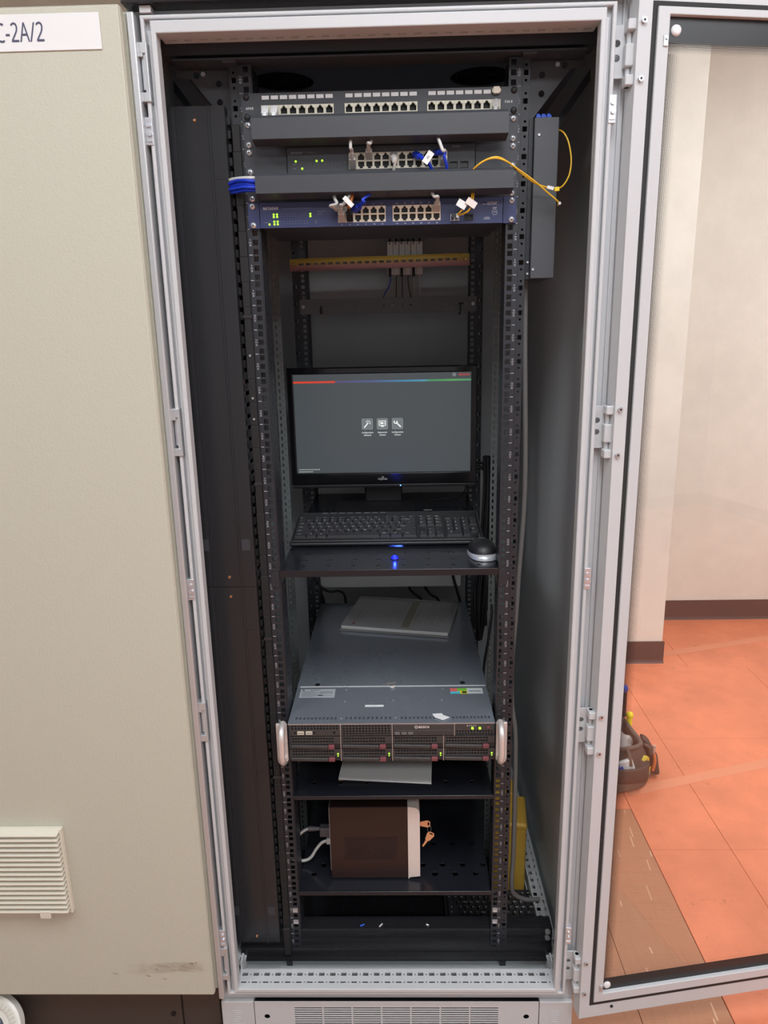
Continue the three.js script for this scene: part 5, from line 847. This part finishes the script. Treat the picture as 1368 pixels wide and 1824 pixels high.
// ---------------------------------------------------------------- loose cables
{
  const c = (label, pts, r, m, name = 'power_cable', cat = 'cable') => { const t = thing(name, label, cat, [0, 0, 0], 0, name === 'power_cable' ? 'black power cables' : undefined); mk('cable', tube(pts, r, 8, pts.length * 8), m, t); return t; };
  const mC = S([0.16, 0.155, 0.15], 0.5);
  c('grey conduit running down beside the right rack rail to the floor', [[0.270, 1.66, -0.15], [0.272, 1.55, -0.15], [0.2805, 1.247, -0.15], [0.273, 1.064, -0.15], [0.270, 0.98, -0.15], [0.264, 0.868, -0.15], [0.2665, 0.764, -0.15], [0.275, 0.701, -0.15], [0.279, 0.515, -0.15], [0.279, 0.363, -0.15], [0.277, 0.292, -0.15], [0.283, 0.262, -0.155], [0.312, 0.236, -0.165], [0.35, 0.222, -0.18]], 0.0055, mC, 'conduit');
  c('thick black monitor cable sagging from the monitor to the right', [[0.04, 1.20, -0.70], [0.055, 1.178, -0.70], [0.1, 1.160, -0.70], [0.15, 1.157, -0.70], [0.195, 1.170, -0.70], [0.232, 1.188, -0.70], [0.258, 1.192, -0.70], [0.274, 1.16, -0.70], [0.27, 1.08, -0.69], [0.265, 0.95, -0.70], [0.255, 0.84, -0.69]], 0.0055, M.cableBlack);
  c('thinner black monitor cable looping above the shelf', [[0.115, 1.21, -0.712], [0.125, 1.18, -0.712], [0.155, 1.171, -0.712], [0.2, 1.178, -0.715], [0.25, 1.205, -0.715], [0.284, 1.175, -0.715], [0.288, 1.09, -0.70], [0.284, 0.95, -0.66], [0.262, 0.83, -0.6], [0.262, 0.76, -0.6]], 0.004, M.cableBlack);
  const bun = thing('cable_bundle', 'bundle of black cables bound together hanging behind the right end of the monitor shelf', 'cables');
  for (let i = 0; i < 9; i++) { const a = i * 2.4, r = 0.004 + 0.0035 * Math.sqrt(i), dx = r * Math.cos(a), dz = r * Math.sin(a); mk('cable', tube([[0.266 + dx, 1.235, -0.64 + dz], [0.268 + dx, 1.17, -0.64 + dz], [0.266 + dx * 1.3, 1.06, -0.63 + dz], [0.258 + dx * 1.3, 0.95, -0.62 + dz], [0.25 + dx * 1.6, 0.87, -0.61 + dz], [0.245 + dx * 1.2, 0.80, -0.60 + dz], [0.243 + dx * 0.4, 0.72, -0.6 + dz]], 0.0042), M.cableBlack, bun); }
  c('black cable dropping beside the bundle to the server rear', [[0.236, 1.06, -0.52], [0.252, 0.93, -0.5], [0.262, 0.86, -0.48], [0.255, 0.79, -0.47], [0.243, 0.70, -0.47], [0.24, 0.62, -0.47]], 0.0035, M.cableBlack);
  c('dark cable close to the inner side of the right rail', [[0.243, 1.05, -0.3], [0.25, 0.95, -0.29], [0.257, 0.87, -0.28], [0.252, 0.74, -0.28], [0.25, 0.6, -0.28]], 0.003, M.cableBlack);
  c('black cable curving from the left rear rail below the monitor shelf', [[-0.25, 0.86, -0.79], [-0.225, 0.817, -0.785], [-0.195, 0.797, -0.785], [-0.165, 0.796, -0.79], [-0.150, 0.785, -0.79], [-0.147, 0.70, -0.785]], 0.004, M.cableBlack);
  c('black cable hook at the far left below the monitor shelf', [[-0.236, 0.80, -0.79], [-0.222, 0.79, -0.785], [-0.214, 0.775, -0.785], [-0.213, 0.70, -0.79]], 0.0035, M.cableBlack);
  c('left of two black cables curving behind the document folder', [[0.045, 0.80, -0.86], [0.052, 0.79, -0.82], [0.066, 0.778, -0.805], [0.085, 0.765, -0.80], [0.1, 0.70, -0.80]], 0.004, M.cableBlack);
  c('right of two black cables curving behind the document folder', [[0.094, 0.80, -0.86], [0.102, 0.79, -0.82], [0.117, 0.775, -0.805], [0.137, 0.764, -0.80], [0.15, 0.70, -0.80]], 0.004, M.cableBlack);
  c('black cable slanting in front of the pale equipment box', [[0.175, 0.88, -0.79], [0.186, 0.83, -0.79], [0.198, 0.785, -0.79], [0.206, 0.755, -0.79], [0.21, 0.68, -0.79]], 0.0042, M.cableBlack);
  { const t = thing('cable_strap', 'long flat black strap running down between the cable duct and the left rack rail', 'strap'); const gs = []; for (let i = 0; i < 40; i++) { const y = 0.165 + i * 0.0441, w = 0.0072 + 0.0006 * Math.sin(i * 1.7); gs.push(bx(-0.2542 - w, -0.2542 + w, y, y + 0.0445, -0.0995, -0.0945, 0.0015)); } gs.push(bx(-0.262, -0.2455, 0.150, 0.225, -0.0995, -0.088, 0.003)); mk('strap', gs, S([0.009, 0.009, 0.010], 0.7), t); mk('tie', [1.6, 1.28, 0.95, 0.62].map(y => bx(-0.263, -0.2455, y, y + 0.006, -0.099, -0.093, 0.001)), M.plast, t); mk('tie_head', [1.53, 1.45, 1.41].map(y => bx(-0.256, -0.252, y, y + 0.004, -0.095, -0.0925, 0.0006)), M.steel, t); }
  for (const [l, x, y, z, a, m] of [['blue plastic crimp bit on the cabinet floor behind the lower beam', -0.078, 0.2125, -0.112, 0.5, M.blueClip], ['longer white cable offcut on the edge of the lower beam', -0.034, 0.2122, -0.112, 0.9, M.cableWhite], ['short white cable offcut on the edge of the lower beam', 0.076, 0.2122, -0.113, -0.5, M.white]]) {
    const t = thing('cable_offcut', l, 'offcut', [x, y, z], a, 'cable offcuts'); mk('stub', cyl(0.0017, l[0] === 's' ? 0.006 : 0.011, 0, 0, 0, 'x', 8), m, t);
  }
}
// ---------------------------------------------------------------- tool bag on the orange floor
{
  const t = thing('tool_bag', 'open brown canvas tool bag with outer pockets on the orange floor', 'bag', [0.656, 0, -1.035], 0.1);
  const mF = S([0.085, 0.060, 0.050], 0.85, 0, { bumpMap: tGrain, bumpScale: 0.0008 }), mB = S([0.15, 0.125, 0.10], 0.9, 0, { bumpMap: tGrain, bumpScale: 0.0008 }), mI = S([0.035, 0.025, 0.022], 0.9);
  const rim = (c, s) => 0.168 - 0.028 * Math.pow(Math.max(0, c), 2) + 0.085 * Math.max(0, -s) * (1 - 0.75 * Math.pow(Math.max(0, c), 1.5)), N = 56;
  const P = (a, k, sc) => { const c = Math.cos(a), s = Math.sin(a), e = v => Math.sign(v) * Math.pow(Math.abs(v), 0.55), b = 1 + 0.06 * Math.sin(k * PI); return [0.222 * e(c) * sc * b, 0, 0.148 * e(s) * sc * b, c, s]; };
  const loft = rings => { const pos = [], uv = [], idx = []; rings.forEach((f, j) => { for (let i = 0; i <= N; i++) { const q = f(2 * PI * i / N); pos.push(...q); uv.push(i / N * 1.4, q[1]); } }); for (let j = 0; j + 1 < rings.length; j++) for (let i = 0; i < N; i++) { const a = j * (N + 1) + i, b = a + N + 1; idx.push(a, b, a + 1, a + 1, b, b + 1); } const g = new THREE.BufferGeometry(); g.setAttribute('position', new THREE.Float32BufferAttribute(pos, 3)); g.setAttribute('uv', new THREE.Float32BufferAttribute(uv, 2)); g.setIndex(idx); g.computeVertexNormals(); return g; };
  const lvl = (k, sc) => a => { const [x, , z, c, s] = P(a, k, sc); return [x, k * rim(c, s) + 0.004 * Math.sin(3 * a) * k, z]; };
  mk('base', loft([a => [0, 0.001, 0], lvl(0.0, 0.98), lvl(0.05, 1.04), lvl(0.30, 1.05), lvl(0.31, 0.99)]), mB, t);
  mk('body', loft([lvl(0.29, 1.0), lvl(0.5, 0.99), lvl(0.75, 0.96), lvl(0.9, 0.93), lvl(0.995, 0.925), lvl(1.01, 0.91), lvl(0.97, 0.885), lvl(0.6, 0.88), lvl(0.2, 0.88), a => [0, 0.045, 0]]), mF, t);
  const cr = []; for (let i = 0; i <= N; i++) { const [x, y, z] = lvl(1.0, 0.918)(2 * PI * i / N); cr.push([x, y, z]); } mk('rim_binding', tube(cr, 0.0075, 8, 120), mB, t);
  const pocket = (x, w, h, z, n = 'pocket') => { const g = loft([a => [x, 0.04, z], a => [x + w * 0.96 * Math.cos(a), 0.042, z + 0.014 * Math.sin(a)], a => [x + w * Math.cos(a), h * 0.6, z + 0.032 * Math.sin(a)], a => [x + w * Math.cos(a), h * (1 - 0.12 * Math.abs(Math.sin(a))), z + 0.034 * Math.sin(a)], a => [x + w * 0.93 * Math.cos(a), h * 0.94, z + 0.028 * Math.sin(a)], a => [x, 0.075, z]]); return mk(n, g, mF, t); };
  pocket(0.115, 0.085, 0.118, 0.145); pocket(-0.06, 0.075, 0.125, 0.148); pocket(-0.17, 0.05, 0.12, 0.14);
  const hol = loft([a => [0.262, 0.02, 0.05], a => [0.262 + 0.018 * Math.cos(a), 0.02, 0.05 + 0.036 * Math.sin(a)], a => [0.252 + 0.020 * Math.cos(a), 0.08, 0.045 + 0.034 * Math.sin(a)], a => [0.232 + 0.012 * Math.cos(a), 0.132, 0.03 + 0.03 * Math.sin(a)], a => [0.228, 0.133, 0.03]]); mk('holster', hol, mF, t);
  mk('strap', [tube([[0.20, 0.15, 0.09], [0.225, 0.13, 0.085], [0.232, 0.1, 0.08]], 0.005), tube([[0.12, 0.165, 0.142], [0.125, 0.14, 0.156], [0.128, 0.115, 0.162]], 0.006)], mB, t);
  mk('yellow_patch', ext(poly([[-0.02, 0.015], [0.02, 0.015], [0.004, -0.028]]), 0.001, 0).translate(0, 0, 0).rotateY(0.7).translate(0.206, 0.062, 0.128), S([0.75, 0.5, 0.02], 0.6), t, 'yellow corner patch');
  const W = (lx, ly, lz) => t.localToWorld(V(lx, ly, lz)).toArray(); t.updateMatrixWorld(true);
  let q = thing('screwdriver', 'screwdriver handle with blue end standing in the tool bag', 'tool', W(0.186, 0.205, -0.06)); mk('grip', cyl(0.011, 0.10, 0, 0.02, 0, 'y', 16, 0.009), M.plast, q); mk('end_cap', [(() => { const s = new THREE.SphereGeometry(0.0125, 16, 12); s.scale(1, 1.3, 1); s.translate(0, 0.078, 0); return s; })()], M.blueClip, q); mk('shaft', cyl(0.003, 0.13, 0, -0.09, 0, 'y', 8), M.steel, q);
  q = thing('screwdriver', 'tool handle with bright yellow end at the rim of the tool bag', 'tool', W(0.212, 0.125, -0.06)); mk('grip', [cyl(0.010, 0.09, 0, 0.0, 0, 'y', 16), (() => { const s = new THREE.SphereGeometry(0.0135, 16, 12); s.translate(0, 0.05, 0); return s; })()], S([0.85, 0.72, 0.01], 0.4), q); mk('shaft', cyl(0.003, 0.13, 0, -0.09, 0, 'y', 8), M.steel, q);
  q = thing('plastic_bag', 'crumpled clear grey plastic bag inside the tool bag', 'bag', W(0.125, 0.115, 0.03)); { const g = new THREE.IcosahedronGeometry(0.06, 4), p = g.attributes.position; for (let i = 0; i < p.count; i++) { const x = p.getX(i), y = p.getY(i), z = p.getZ(i), f = 1 + 0.16 * Math.sin(70 * x + 3 * Math.sin(50 * z)) * Math.cos(60 * y) + 0.1 * Math.sin(110 * z + 40 * x); p.setXYZ(i, x * f, y * f * 0.8, z * f); } g.computeVertexNormals(); mk('crumple', g, S([0.42, 0.39, 0.37], 0.35), q); }
  q = thing('yellow_tape', 'yellow tape roll in the end pocket of the tool bag', 'tape', W(0.195, 0.098, 0.118)); { const g = lathe([[0.008, -0.008], [0.021, -0.008], [0.022, 0], [0.021, 0.008], [0.008, 0.008], [0.008, -0.008]], 28); g.rotateX(PI / 2); g.rotateY(0.8); mk('roll', toCreasedNormals(g, 0.6), S([0.6, 0.47, 0.05], 0.5), q); }
  q = thing('wipe_packet', 'small white and blue packet in the front pocket of the tool bag', 'packet', W(0.115, 0.112, 0.152)); q.rotation.z = 0.35; mk('packet', bx(-0.025, 0.025, -0.02, 0.022, -0.008, 0.008, 0.005), S([0.7, 0.74, 0.74], 0.3), q); mk('blue_end', bx(-0.03, -0.012, -0.018, 0.008, -0.0065, 0.0095, 0.004), M.blueClip, q);
  q = thing('pliers', 'orange handled pliers on the end of the tool bag', 'tool', W(0.238, 0.085, 0.095)); mk('grip', tube([[0, 0.03, 0], [0.004, 0, 0.003], [0, -0.04, 0]], 0.006), S([0.6, 0.18, 0.06], 0.5), q); mk('jaw', bx(-0.004, 0.004, 0.028, 0.06, -0.003, 0.003, 0.001), M.steel, q);
}
renderer.render(scene, camera);
